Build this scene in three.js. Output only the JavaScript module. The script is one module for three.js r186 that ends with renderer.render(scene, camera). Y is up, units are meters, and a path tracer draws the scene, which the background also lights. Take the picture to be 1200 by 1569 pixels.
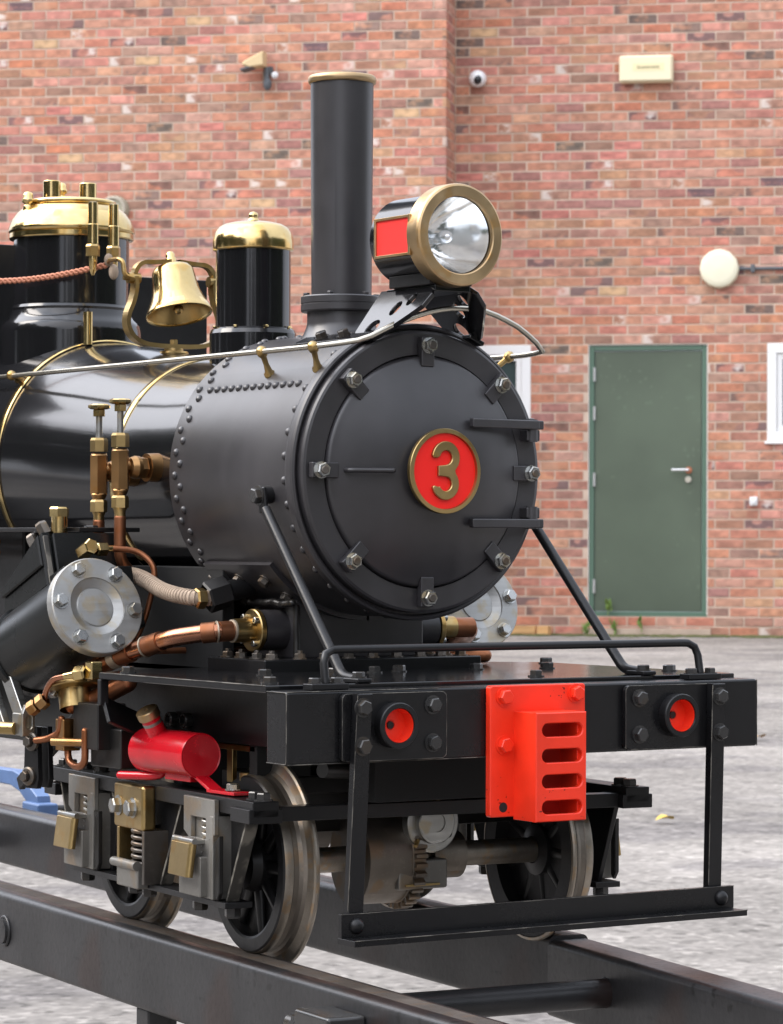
import * as THREE from 'three';
import { RoundedBoxGeometry } from 'three/addons/geometries/RoundedBoxGeometry.js';
import { mergeGeometries } from 'three/addons/utils/BufferGeometryUtils.js';

// ------------------------------------------------------------------ camera, sky, sun, exposure
const scene = new THREE.Scene();
const camera = new THREE.PerspectiveCamera(18.62, 783 / 1024, 0.05, 400);
camera.position.set(-0.9482, 0.7400, 1.3183);
{
  const f = new THREE.Vector3(0.54611, 0.00874, -0.83767).normalize(), r = new THREE.Vector3().crossVectors(f, new THREE.Vector3(0, 1, 0)).normalize(), u = new THREE.Vector3().crossVectors(r, f);
  const roll = 0.0028, r2 = r.clone().multiplyScalar(Math.cos(roll)).addScaledVector(u, Math.sin(roll)), u2 = u.clone().multiplyScalar(Math.cos(roll)).addScaledVector(r, -Math.sin(roll));
  camera.quaternion.setFromRotationMatrix(new THREE.Matrix4().makeBasis(r2, u2, f.clone().negate()));
}
camera.focus = 1.62; camera.userData.fStop = 66;
camera.updateProjectionMatrix(); camera.updateMatrixWorld();
const renderer = new THREE.WebGLRenderer({ antialias: true });
renderer.toneMapping = THREE.LinearToneMapping;
renderer.toneMappingExposure = 1.92;
renderer.shadowMap.enabled = true;

// seeded random and tiling value noise
function rng(s) { return () => { s = (s + 0x6d2b79f5) | 0; let t = Math.imul(s ^ (s >>> 15), 1 | s); t = (t + Math.imul(t ^ (t >>> 7), 61 | t)) ^ t; return ((t ^ (t >>> 14)) >>> 0) / 4294967296; }; }
const R0 = rng(7);
function hash(x, y, s) { let h = Math.imul(x, 374761393) + Math.imul(y, 668265263) + Math.imul(s, 1442695041); h = Math.imul(h ^ (h >>> 13), 1274126177); return ((h ^ (h >>> 16)) >>> 0) / 4294967296; }
function vnoise(x, y, px, py, s) {
  const xi = Math.floor(x), yi = Math.floor(y), fx = x - xi, fy = y - yi, u = fx * fx * (3 - 2 * fx), v = fy * fy * (3 - 2 * fy);
  const m = (a, n) => ((a % n) + n) % n, h = (a, b) => hash(m(a, px), m(b, py), s);
  return (h(xi, yi) * (1 - u) + h(xi + 1, yi) * u) * (1 - v) + (h(xi, yi + 1) * (1 - u) + h(xi + 1, yi + 1) * u) * v;
}
function fbm(x, y, n, oct, s) { let a = 0, w = 0.5, t = 0, k = n; for (let o = 0; o < oct; o++) { a += w * vnoise(x * k, y * k, k, k, s + o); t += w; w *= 0.5; k *= 2; } return a / t; }
const clamp = (x, a = 0, b = 1) => Math.min(b, Math.max(a, x)), smooth = (a, b, x) => { const t = clamp((x - a) / (b - a)); return t * t * (3 - 2 * t); };

{ // an overcast sky: bright, faintly blue-white cloud
  const w = 512, h = 256, d = new Float32Array(w * h * 4);
  for (let y = 0; y < h; y++) for (let x = 0; x < w; x++) {
    const e = (y + 0.5) / h * Math.PI - Math.PI / 2, i = (y * w + x) * 4;
    const c = fbm(x / w, y / h, 6, 5, 11), k = smooth(0.38, 0.66, c), up = Math.max(0, Math.sin(e));
    const az = (x + 0.5) / w * 2 * Math.PI - Math.PI, dx = Math.cos(e) * Math.cos(az), dz = Math.cos(e) * Math.sin(az), dot = (dx * -0.62 + Math.sin(e) * 0.67 + dz * -0.40) / 0.998, ang = Math.acos(clamp(dot, -1, 1));
    const b = (0.66 + 0.5 * Math.pow(up, 0.7) + 2.1 * Math.exp(-Math.pow(ang / 0.72, 2)) * smooth(-0.05, 0.25, up)) * (0.78 + 0.42 * k); // thin cloud glows round the veiled sun
    d[i] = b * (0.89 + 0.08 * k); d[i + 1] = b * (0.95 + 0.03 * k); d[i + 2] = b * (1.08 - 0.03 * k); d[i + 3] = 1;
  }
  const t = new THREE.DataTexture(d, w, h, THREE.RGBAFormat, THREE.FloatType);
  t.mapping = THREE.EquirectangularReflectionMapping; t.magFilter = t.minFilter = THREE.LinearFilter; t.wrapS = THREE.RepeatWrapping; t.needsUpdate = true;
  scene.background = t; scene.environment = t;
}
const sun = new THREE.DirectionalLight(0xfff2e0, 1.1);
sun.position.set(-12.4, 13.4, -8); sun.target.position.set(0, 0.5, 0); sun.castShadow = true; sun.shadow.radius = 60; sun.shadow.mapSize.set(2048, 2048);
Object.assign(sun.shadow.camera, { left: -14, right: 14, top: 14, bottom: -14, near: 0.5, far: 60 });
scene.add(sun, sun.target);

// ------------------------------------------------------------------ textures and materials
function tex(w, h, fn, srgb = false) {
  const d = new Uint8Array(w * h * 4);
  for (let y = 0; y < h; y++) for (let x = 0; x < w; x++) { const c = fn(x / w, y / h), i = (y * w + x) * 4; d[i] = clamp(c[0], 0, 255); d[i + 1] = clamp(c[1], 0, 255); d[i + 2] = clamp(c[2], 0, 255); d[i + 3] = 255; }
  const t = new THREE.DataTexture(d, w, h, THREE.RGBAFormat);
  t.wrapS = t.wrapT = THREE.RepeatWrapping; t.magFilter = THREE.LinearFilter; t.minFilter = THREE.LinearMipmapLinearFilter; t.generateMipmaps = true;
  if (srgb) t.colorSpace = THREE.SRGBColorSpace;
  t.needsUpdate = true; return t;
}
const rep = (t, k, l = k) => { const c = t.clone(); c.repeat.set(k, l); c.needsUpdate = true; return c; };
// fine orange-peel and grime, one tile = 100 mm on the engine
const peel = tex(256, 256, (x, y) => { const v = 128 + 110 * (fbm(x, y, 24, 3, 3) - 0.5); return [v, v, v]; });
const grime = tex(512, 512, (x, y) => { const a = fbm(x, y, 4, 6, 21), s = smooth(0.60, 0.72, fbm(x, y, 48, 2, 31)), v = 205 + 90 * (a - 0.5) + 24 * s; return [v, v, v]; });
const dull = tex(512, 512, (x, y) => { // paint colour variation: worn, dusty, with pale specks
  const a = fbm(x, y, 5, 5, 41), s = smooth(0.74, 0.8, fbm(x, y, 70, 2, 43)) * smooth(0.5, 0.62, fbm(x, y, 6, 3, 45)), v = 226 + 56 * (a - 0.5) + 29 * s; return [v + 1, v, v - 1];
}, true);
const rusty = tex(512, 512, (x, y) => { // dark oily steel with brown bloom
  const a = fbm(x, y, 4, 5, 51), b = fbm(x, y, 9, 5, 55), k = smooth(0.52, 0.7, b), sp = smooth(0.7, 0.78, fbm(x, y, 60, 2, 57)), v = 212 + 76 * (a - 0.5) + 10 * sp;
  return [v * (1 + 0.05 * k), v * (1 - 0.03 * k), v * (1 - 0.12 * k)];
}, true);
const chips = tex(512, 512, (x, y) => { // worn rail paint: scuffs, rust bloom, pale chips
  const a = fbm(x, y, 5, 5, 141), rb = smooth(0.56, 0.72, fbm(x, y, 3, 4, 143)), sc = smooth(0.66, 0.74, fbm(x, y, 34, 3, 147)) * smooth(0.5, 0.6, fbm(x, y, 7, 3, 149)), v = 200 + 90 * (a - 0.5), k = [v * (1 + 0.1 * rb), v * (1 - 0.08 * rb), v * (1 - 0.14 * rb)];
  return k.map((q, i) => q * (1 - 0.35 * sc * (a > 0.5 ? 1 : 0)) + (a > 0.5 ? 0 : 46 * sc) );
}, true);
const scuff = tex(512, 512, (x, y) => { const a = fbm(x, y, 4, 5, 161), s = smooth(0.74, 0.79, fbm(x, y, 44, 3, 163)) * smooth(0.60, 0.68, fbm(x, y, 5, 3, 165)), v = (236 + 44 * (a - 0.5)) * (1 - 0.6 * s); return [v, v, v]; }, true);
const wornline = tex(256, 256, (x, y) => { const s = smooth(0.4, 0.62, fbm(x, y, 12, 4, 171)), v = 130 + 120 * s; return [v, v * 0.98, v * 0.94]; }, true);
const soot = tex(512, 512, (x, y) => { const a = fbm(x, y, 3, 5, 181), b = fbm(x, y, 30, 3, 185), st = vnoise(x * 26, y * 3, 26, 3, 187), v = 205 + 80 * (a - 0.5) + 26 * (b - 0.5) + 26 * (st - 0.5); return [v + 2, v, v - 1]; }, true);
const sootRough = tex(512, 512, (x, y) => { const a = fbm(x, y, 3, 6, 191), v = 190 + 130 * (a - 0.5); return [v, v, v]; });
const brush = tex(256, 512, (x, y) => { const v = 150 + 70 * (vnoise(x * 3, y * 160, 3, 160, 5) - 0.5) + 60 * (fbm(x, y, 6, 4, 9) - 0.5); return [v, v, v]; });
const tarnish = tex(512, 512, (x, y) => { const a = fbm(x, y, 5, 6, 61), k = smooth(0.5, 0.75, fbm(x, y, 12, 4, 67)), v = 215 + 70 * (a - 0.5); return [v, v * (1 - 0.06 * k), v * (1 - 0.16 * k)]; }, true);
const C = (r, g, b) => new THREE.Color().setRGB(r, g, b);
const mat = (o) => new THREE.MeshPhysicalMaterial(o);
const M = {
  satin: mat({ name: 'satin_black', color: C(0.040, 0.038, 0.042), map: rep(soot, 0.5), ior: 1.6, roughness: 0.53, roughnessMap: rep(sootRough, 0.5), bumpMap: rep(peel, 1.2), bumpScale: 0.00003 }),
  gloss: mat({ name: 'gloss_black', color: C(0.007, 0.007, 0.008), roughness: 0.15, clearcoat: 0.22, clearcoatRoughness: 0.06, bumpMap: rep(peel, 0.7), bumpScale: 0.00005 }),
  frame: mat({ name: 'frame_black', color: C(0.010, 0.010, 0.011), map: dull, specularIntensity: 0.7, roughness: 0.46, roughnessMap: grime, bumpMap: rep(peel, 2), bumpScale: 0.00006 }),
  beam: mat({ name: 'black_enamel', color: C(0.008, 0.008, 0.009), map: dull, specularIntensity: 0.75, roughness: 0.36, roughnessMap: grime, bumpMap: rep(peel, 1.5), bumpScale: 0.0001 }),
  edge: mat({ name: 'worn_edge', color: C(0.13, 0.125, 0.115), map: rep(wornline, 1), roughness: 0.6 }),
  oily: mat({ name: 'oily_black', color: C(0.011, 0.010, 0.009), map: rusty, roughness: 0.55, roughnessMap: grime }),
  rail: mat({ name: 'rail_black', color: C(0.027, 0.027, 0.029), map: rep(chips, 0.55), specularIntensity: 0.85, roughness: 0.46, roughnessMap: grime, bumpMap: rep(peel, 1.4), bumpScale: 0.0002 }),
  railtop: mat({ name: 'rail_worn_top', color: C(0.075, 0.060, 0.048), map: rep(rusty, 2.3), roughness: 0.8, roughnessMap: grime, bumpMap: rep(grime, 3), bumpScale: 0.0004 }),
  cylinder: mat({ name: 'cylinder_black', color: C(0.009, 0.010, 0.010), map: dull, specularIntensity: 0.45, roughness: 0.4, roughnessMap: sootRough }),
  flange: mat({ name: 'flange_steel', color: C(0.46, 0.41, 0.345), map: rep(rusty, 2), metalness: 0.9, roughness: 0.5, roughnessMap: grime }),
  tyre: mat({ name: 'worn_tyre_steel', color: C(0.30, 0.265, 0.225), map: rusty, metalness: 0.9, roughness: 0.55, roughnessMap: grime }),
  steel: mat({ name: 'bright_steel', color: C(0.52, 0.52, 0.50), map: tarnish, metalness: 0.95, roughness: 0.6, roughnessMap: brush, bumpMap: rep(brush, 2), bumpScale: 0.00004 }),
  cover: mat({ name: 'turned_steel', color: C(0.50, 0.50, 0.485), map: tarnish, metalness: 0.7, roughness: 0.7, roughnessMap: brush, bumpMap: rep(brush, 2), bumpScale: 0.00005 }),
  zinc: mat({ name: 'zinc_bolt', color: C(0.58, 0.59, 0.58), map: tarnish, metalness: 0.95, roughness: 0.34, roughnessMap: grime }),
  rod: mat({ name: 'stainless_rod', color: C(0.50, 0.47, 0.40), metalness: 1, roughness: 0.36, roughnessMap: grime }),
  darksteel: mat({ name: 'dark_steel', color: C(0.20, 0.18, 0.16), map: rusty, metalness: 0.85, roughness: 0.5, roughnessMap: grime }),
  greysteel: mat({ name: 'grey_steel', color: C(0.36, 0.345, 0.315), map: rep(rusty, 0.7), metalness: 0.7, roughness: 0.55, roughnessMap: grime }),
  brass: mat({ name: 'polished_brass', color: C(0.90, 0.68, 0.32), map: tarnish, metalness: 1, roughness: 0.23, roughnessMap: grime, bumpMap: rep(peel, 0.6), bumpScale: 0.00006 }),
  oldbrass: mat({ name: 'aged_brass', color: C(0.60, 0.43, 0.19), map: tarnish, metalness: 1, roughness: 0.42, roughnessMap: grime, bumpMap: rep(peel, 3), bumpScale: 0.0001 }),
  lampbrass: mat({ name: 'lamp_brass', color: C(0.70, 0.50, 0.28), map: tarnish, metalness: 1, roughness: 0.5, roughnessMap: grime, bumpMap: rep(brush, 2), bumpScale: 0.00002 }),
  bronze: mat({ name: 'bronze', color: C(0.52, 0.30, 0.13), map: tarnish, metalness: 1, roughness: 0.42, roughnessMap: grime }),
  copper: mat({ name: 'copper', color: C(0.66, 0.30, 0.18), map: tarnish, metalness: 1, roughness: 0.3, roughnessMap: grime }),
  browncopper: mat({ name: 'brown_copper', color: C(0.42, 0.17, 0.085), map: tarnish, metalness: 0.9, roughness: 0.48, roughnessMap: grime }),
  solder: mat({ name: 'solder', color: C(0.55, 0.48, 0.38), metalness: 0.9, roughness: 0.5 }),
  red: mat({ name: 'signal_red', color: C(0.95, 0.040, 0.012), map: rep(scuff, 1.3), roughness: 0.42, roughnessMap: grime, bumpMap: rep(peel, 2), bumpScale: 0.0001 }),
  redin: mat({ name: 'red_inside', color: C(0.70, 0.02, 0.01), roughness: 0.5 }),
  platered: mat({ name: 'plate_red', color: C(0.86, 0.016, 0.012), roughness: 0.3, bumpMap: rep(peel, 0.8), bumpScale: 0.0001 }),
  crimson: mat({ name: 'crimson_paint', color: C(0.66, 0.008, 0.02), map: dull, roughness: 0.3, roughnessMap: grime, bumpMap: rep(peel, 2), bumpScale: 0.00012 }),
  lamp: mat({ name: 'lamp_red', color: C(0.74, 0.03, 0.025), roughness: 0.4 }),
  lagging: mat({ name: 'lagging_cord', color: C(0.50, 0.395, 0.30), map: rep(soot, 2), roughness: 0.95 }),
  rope: mat({ name: 'rope', color: C(0.42, 0.17, 0.10), metalness: 0.35, roughness: 0.6 }),
  mirror: mat({ name: 'reflector', color: C(0.94, 0.95, 0.95), metalness: 1, roughness: 0.13, bumpMap: rep(peel, 0.12), bumpScale: 0.0006 }),
  glass: mat({ name: 'clear_glass', color: C(1, 1, 1), transmission: 1, thickness: 0, roughness: 0.0, ior: 1.5 }),
  deck: mat({ name: 'glossy_deck_black', color: C(0.009, 0.009, 0.010), map: dull, roughness: 0.15, roughnessMap: grime, bumpMap: rep(peel, 0.5), bumpScale: 0.00005 }),
  black: mat({ name: 'dead_black', color: C(0.008, 0.008, 0.008), roughness: 0.8 }),
  bolt: mat({ name: 'black_bolt', color: C(0.045, 0.044, 0.043), map: rusty, roughness: 0.28, roughnessMap: grime }),
};

// ------------------------------------------------------------------ geometry helpers (engine measures in millimetres)
const RAIL = 57, V = (x, y, z) => new THREE.Vector3(x, y, z);
function flat(g) { // no index, box-projected uv (one unit = 100 mm)
  const o = g.index ? g.toNonIndexed() : g; if (!o.attributes.normal) o.computeVertexNormals();
  for (const k of Object.keys(o.attributes)) if (k !== 'position' && k !== 'normal') o.deleteAttribute(k);
  o.morphAttributes = {}; return o;
}
function boxUV(g, unit) {
  const p = g.attributes.position, n = p.count, uv = new Float32Array(n * 2), a = V(), b = V(), c = V();
  for (let i = 0; i < n; i += 3) {
    a.fromBufferAttribute(p, i); b.fromBufferAttribute(p, i + 1); c.fromBufferAttribute(p, i + 2);
    const m = b.clone().sub(a).cross(c.clone().sub(a)), x = Math.abs(m.x), y = Math.abs(m.y), z = Math.abs(m.z);
    for (let k = 0; k < 3; k++) { const q = [a, b, c][k]; const w = x >= y && x >= z ? [q.z, q.y] : y >= z ? [q.x, q.z] : [q.x, q.y]; uv[(i + k) * 2] = w[0] / unit; uv[(i + k) * 2 + 1] = w[1] / unit; }
  }
  g.setAttribute('uv', new THREE.BufferAttribute(uv, 2)); return g;
}
const J = (...gs) => mergeGeometries(gs.flat(9).map((g) => flat(g)));
const taken = new Map();
function numbered(n) { const k = taken.get(n) ?? 0; taken.set(n, k + 1); return k ? n + '_' + String(k).padStart(3, '0') : n; }
function part(parent, name, g, m, label) { // engine part, g in mm in engine coordinates
  const o = new THREE.Mesh(boxUV(flat(Array.isArray(g) ? J(g) : g).translate(0, -RAIL, 0), 100).scale(0.001, 0.001, 0.001), m);
  o.name = name; o.castShadow = o.receiveShadow = true; if (label) o.userData.label = label;
  parent.add(o); return o;
}
function box(x0, x1, y0, y1, z0, z1, r = 0.6) { const w = x1 - x0, h = y1 - y0, d = z1 - z0; return new RoundedBoxGeometry(w, h, d, 2, Math.min(r, w / 2.1, h / 2.1, d / 2.1)).translate((x0 + x1) / 2, (y0 + y1) / 2, (z0 + z1) / 2); }
const Q = (dir) => new THREE.Quaternion().setFromUnitVectors(V(0, 1, 0), dir.clone().normalize());
const A = (p) => (p.isVector3 ? p : V(...p));
function rod(a, b, r, r2 = r, seg = 24) { a = A(a); b = A(b); const d = b.clone().sub(a); return new THREE.CylinderGeometry(r2, r, d.length(), seg).applyQuaternion(Q(d)).translate((a.x + b.x) / 2, (a.y + b.y) / 2, (a.z + b.z) / 2); }
function lathe(pts, at = [0, 0, 0], dir = [0, 1, 0], seg = 48) { return new THREE.LatheGeometry(pts.map((p) => new THREE.Vector2(Math.max(p[0], 0.0001), p[1])), seg).applyQuaternion(Q(A(dir))).translate(...at); } // points run from bottom/inside up the outside
// crisp lathe: a flat-shaded seam at every profile corner (each segment keeps its own normals)
function turned(pts, at, dir, seg = 48) { const gs = []; for (let i = 0; i + 1 < pts.length; i++) if (Math.hypot(pts[i][0] - pts[i + 1][0], pts[i][1] - pts[i + 1][1]) > 1e-4) gs.push(lathe([pts[i], pts[i + 1]], at, dir, seg)); return J(gs); }
function hexProfile(r, h, ch = 0.18) { return [[r, 0], [r, h * (1 - ch)], [r * 0.86, h], [0, h]]; }
function hexBody(pts, at, dir, spin = 0, seg = 6) { const g = J(pts.slice(0, -1).map((p, i) => new THREE.LatheGeometry([new THREE.Vector2(Math.max(p[0], 1e-4), p[1]), new THREE.Vector2(Math.max(pts[i + 1][0], 1e-4), pts[i + 1][1])], seg).toNonIndexed())); g.computeVertexNormals(); return g.rotateY(spin).applyQuaternion(Q(A(dir))).translate(...at); }
const hex = (at, dir, r = 3.6, h = 3, spin = R0() * 3) => hexBody(hexProfile(r, h), at, dir, spin);
const washer = (at, dir, r, h = 0.7) => turned([[0.01, 0], [r, 0], [r, h], [r * 0.5, h]], at, dir, 24);
function bolt(at, dir, r = 3.6, h = 3, spin) { return J(washer(at, dir, r * 1.25), hex(A(at).addScaledVector(A(dir).normalize(), 0.6).toArray(), dir, r, h, spin)); }
function nutStud(at, dir, r = 3.2) { const d = A(dir).normalize(), p = A(at); return J(washer(at, dir, r * 1.3), hex(p.clone().addScaledVector(d, 0.6).toArray(), dir, r, 2.6), rod(p.clone().addScaledVector(d, 2.5), p.clone().addScaledVector(d, 4.8), r * 0.5, r * 0.46, 12)); }
const dome = (at, dir, r, h = r * 0.8, seg = 14) => new THREE.SphereGeometry(r, seg, 6, 0, Math.PI * 2, 0, Math.PI / 2).scale(1, h / r, 1).applyQuaternion(Q(A(dir))).translate(...at);
function pathPts(pts, rad, n = 7) { // polyline with rounded corners
  const out = [A(pts[0])];
  for (let i = 1; i < pts.length - 1; i++) {
    const p = A(pts[i]), a = A(pts[i - 1]).sub(p), b = A(pts[i + 1]).sub(p), k = Math.min(rad, a.length() * 0.48, b.length() * 0.48);
    const s = p.clone().addScaledVector(a.normalize(), k), e = p.clone().addScaledVector(b.normalize(), k);
    for (let j = 0; j <= n; j++) { const t = j / n; out.push(s.clone().multiplyScalar((1 - t) * (1 - t)).addScaledVector(p, 2 * t * (1 - t)).addScaledVector(e, t * t)); }
  }
  out.push(A(pts[pts.length - 1])); return out;
}
class Poly extends THREE.Curve { constructor(p) { super(); this.p = p; this.l = [0]; for (let i = 1; i < p.length; i++) this.l.push(this.l[i - 1] + p[i].distanceTo(p[i - 1])); } getPoint(t, o = V()) { const s = t * this.l[this.l.length - 1]; let i = 1; while (i < this.l.length - 1 && this.l[i] < s) i++; const k = (s - this.l[i - 1]) / Math.max(1e-9, this.l[i] - this.l[i - 1]); return o.copy(this.p[i - 1]).lerp(this.p[i], k); } }
function tube(pts, r, rad = 8, seg = 14) { const p = pathPts(pts, rad), c = new Poly(p); return J(new THREE.TubeGeometry(c, Math.min(160, Math.max(12, p.length * 3)), r, seg), new THREE.SphereGeometry(r, seg, 8).translate(...p[0].toArray()), new THREE.SphereGeometry(r, seg, 8).translate(...p[p.length - 1].toArray())); }
function shape(pts, holes = []) { const s = new THREE.Shape(pts.map((p) => new THREE.Vector2(...p))); for (const h of holes) s.holes.push(h.isPath ? h : new THREE.Path(h.map((p) => new THREE.Vector2(...p)))); return s; }
const hole = (x, y, r, r2 = r, rot = 0) => { const p = new THREE.Path(); p.absellipse(x, y, r, r2, 0, Math.PI * 2, true, rot); p.isPath = true; return p; };
const slot = (x0, x1, y, r) => { const p = new THREE.Path(); p.absarc(x0 + r, y, r, Math.PI / 2, Math.PI * 1.5, false); p.absarc(x1 - r, y, r, -Math.PI / 2, Math.PI / 2, false); p.closePath(); p.isPath = true; return p; };
function plate(s, t, bev = 0.3, seg = 12) { return new THREE.ExtrudeGeometry(s, { depth: t - 2 * bev, bevelEnabled: bev > 0, bevelThickness: bev, bevelSize: bev, bevelOffset: -bev, bevelSegments: 1, curveSegments: seg }).translate(0, 0, bev); }
// frame: (u, v, w) -> engine axes
function place(g, ux, vy, at) { const x = A(ux).normalize(), y = A(vy), z = x.clone().cross(y).normalize(), y2 = z.clone().cross(x); return g.applyMatrix4(new THREE.Matrix4().makeBasis(x, y2, z).setPosition(...at)); }
function coil(at, r, wire, h, turns) { const p = []; for (let i = 0; i <= turns * 14; i++) { const t = i / 14 * 2 * Math.PI; p.push(V(at[0] + r * Math.cos(t), at[1] + h * i / (turns * 14), at[2] + r * Math.sin(t))); } return new THREE.TubeGeometry(new THREE.CatmullRomCurve3(p), turns * 22, wire, 7); }
function rounded(x0, x1, y0, y1, r) { const s = new THREE.Shape(); s.moveTo(x0 + r, y0); s.lineTo(x1 - r, y0); s.absarc(x1 - r, y0 + r, r, -Math.PI / 2, 0); s.lineTo(x1, y1 - r); s.absarc(x1 - r, y1 - r, r, 0, Math.PI / 2); s.lineTo(x0 + r, y1); s.absarc(x0 + r, y1 - r, r, Math.PI / 2, Math.PI); s.lineTo(x0, y0 + r); s.absarc(x0 + r, y0 + r, r, Math.PI, Math.PI * 1.5); return s; }
// the leading bogie and the track under it are turned a little on the curve
const B = -0.1, bog = (g) => g.rotateY(B).translate(2.8, 0, -115.9);

function thing(name, label, category, group, kind) { const o = new THREE.Group(); o.name = numbered(name); scene.add(o); tag(o, label, category, group, kind); return o; }
function tag(o, label, category, group, kind) { if (label) o.userData.label = label; if (category) o.userData.category = category; if (group) o.userData.group = group; if (kind) o.userData.kind = kind; return o; }
function solo(parent, name, g, m, unit = 1) { const o = new THREE.Mesh(boxUV(flat(Array.isArray(g) ? J(g) : g), unit), m); o.name = name; o.castShadow = o.receiveShadow = true; parent.add(o); return o; }

// ------------------------------------------------------------------ the engine
const loco = thing('steam_locomotive', 'black steam locomotive with red number 3 plate, brass bell and headlamp, on raised beams', 'steam locomotive');
loco.position.set(0, 0.462 + RAIL / 1000, 0);
const P = (name, g, m, label, parent = loco) => part(parent, name, g, m, label);
const AX = 315, onBarrel = (deg, R, z) => { const a = deg * Math.PI / 180; return [R * Math.sin(a), AX + R * Math.cos(a), z]; }, out = (deg) => { const a = deg * Math.PI / 180; return V(Math.sin(a), Math.cos(a), 0); };

{ // smokebox with riveted seams
  const sb = P('smokebox', [lathe([[80, -246], [80, -114]], [0, AX, 0], [0, 0, 1], 128), turned([[70, -246], [79.3, -246], [80, -245.3]], [0, AX, 0], [0, 0, 1], 96)], M.satin);
  const riv = (deg, z, R = 80) => P('rivet', dome(onBarrel(deg, R - 0.2, z), out(deg), 2.4, 2.0), M.satin, null, sb);
  for (let k = 0; k < 38; k++) { riv(k * 9.474 - 84.5, -119.2); }
  for (let k = 0; k < 38; k++) { riv(k * 9.474 - 81.3, -239.6); riv(k * 9.474 - 86, -233.8); }
  for (let k = 0; k < 13; k++) { riv(-53.6, -226 + k * 8.0); if (k < 12) riv(53.6, -226 + k * 8.0); }
  P('front_ring', turned([[80, -117.5], [81.2, -116.8], [81.6, -115], [81.6, -111], [81, -109.6], [79.8, -109], [78.6, -109.6], [78.2, -111.6], [77.6, -111.6], [77.6, -106.2], [76.9, -104.8], [75.6, -104.2], [64.2, -104.2], [63.8, -104.8], [63.6, -106]], [0, AX, 0], [0, 0, 1], 128), M.satin);
  const d = [[63.4, -106.5], [63.2, -103.3], [62.4, -102.2]]; for (let k = 0; k <= 16; k++) { const t = k / 16, r = 61.4 * (1 - t); d.push([r, -102 + 14.2 * (1 - Math.pow(r / 61.4, 1.75))]); }
  const door = P('smokebox_door', lathe(d, [0, AX, 0], [0, 0, 1], 128), M.satin);
  const dz = (r) => -102 + 14.2 * (1 - Math.pow(Math.min(r, 61.4) / 61.4, 1.75));
  for (const deg of [0, -45, -90, -135, 180, 135, 90, 45]) { // clamps: a dog, a washer, a hex nut and the stud end
    const a = deg * Math.PI / 180, rx = V(Math.sin(a), Math.cos(a), 0), tx = V(Math.cos(a), -Math.sin(a), 0), c = V(0, AX, 0).addScaledVector(rx, 69);
    const dog = place(box(-4.2, 4.2, -11.5, 5, 0, 4.6, 0.7), tx.toArray(), rx.toArray(), [c.x, c.y, -104.2]);
    const cl = P('door_clamp', J(place(box(-4, 4, -11.5, -6.5, -2, 0.6, 0.5), tx.toArray(), rx.toArray(), [c.x, c.y, -101.5]), dog, turned([[4.6, 0], [4.6, 3.2]], [c.x, c.y, -107], [0, 0, 1], 24)), M.satin, null, sb);
    P('nut', [washer([c.x, c.y, -99.8], [0, 0, 1], 4.6, 1), hex([c.x, c.y, -98.8], [0, 0, 1], 4.1, 3.6)], M.zinc, null, cl);
    P('stud', [turned([[2.3, 0], [2.3, 0.7], [1.9, 1], [0.01, 1]], [c.x, c.y, -95.4], [0, 0, 1], 16)], M.darksteel, null, cl);
  }
  for (const [y, k] of [[342, -1], [287, 1]]) { // strap hinges on the right of the door
    const h = P('door_hinge', [place(box(0, 50, -2.5, 2.5, -1.5, 2.2, 0.8), [1, 0, -0.13], [0, 1, 0], [22, y, dz(27) + 0.6]), box(66, 76, y - 2.5, y + 2.5, -103.5, -96.6, 0.8)], M.satin, null, sb);
    P('hinge_pin', [rod([69, y + k * 9.5, -99], [69, y - k * 3, -99], 3.4), box(64.5, 73.5, Math.min(y + k * 2.8, y + k * 9), Math.max(y + k * 2.8, y + k * 9), -104.5, -97, 0.8)], M.satin, null, h);
    P('rivet', dome([69, y + 2.3, -99.5], [0, 1, 0], 2.6, 1.6), M.satin, null, h);
  }
  P('door_handle', tube([[-53.5, AX, dz(53.5) - 1], [-53.5, AX, dz(53.5) + 4.5], [-29.5, AX, dz(29.5) + 4.5], [-29.5, AX, dz(29.5) - 1]], 1.35, 3), M.satin, null, door);
  // number plate
  const pl = P('number_plate', turned([[0.01, -85.4], [22.8, -85.4], [23.2, -85], [23.2, -82.8], [22.9, -82.4], [20.7, -82.2], [20.4, -84.2]], [0, AX, 0], [0, 0, 1], 96), M.oldbrass, 'round red plate with a raised brass number 3');
  P('plate_mount', rod([0, AX, -92], [0, AX, -85], 16, 16, 40), M.satin, null, pl);
  P('plate_field', turned([[20.6, -84], [0.01, -84]], [0, AX, 0], [0, 0, 1], 96), M.platered, null, pl);
  const t = new THREE.Shape(), rad = (x) => x * Math.PI / 180;
  t.absarc(0.3, 7.3, 8.9, rad(172), rad(-32), true); t.lineTo(6.2, 0.4); t.absarc(0, -6.9, 8.7, rad(38), rad(-162), true); t.quadraticCurveTo(-8.6, -8.2, -7.2, -7.9); t.lineTo(-4.6, -8.6);
  t.absarc(0, -6.9, 3.9, rad(-158), rad(84), false); t.lineTo(-4.6, -2.5); t.lineTo(-4.6, 2.8); t.lineTo(0.3, 3.3); t.absarc(0.3, 7.3, 3.9, rad(-88), rad(168), false); t.lineTo(-5.2, 7.2); t.lineTo(-7.9, 7.4);
  P('numeral', plate(t, 2.2, 0.35, 20).translate(0, AX, -84.3), M.oldbrass, null, pl);
}
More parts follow.
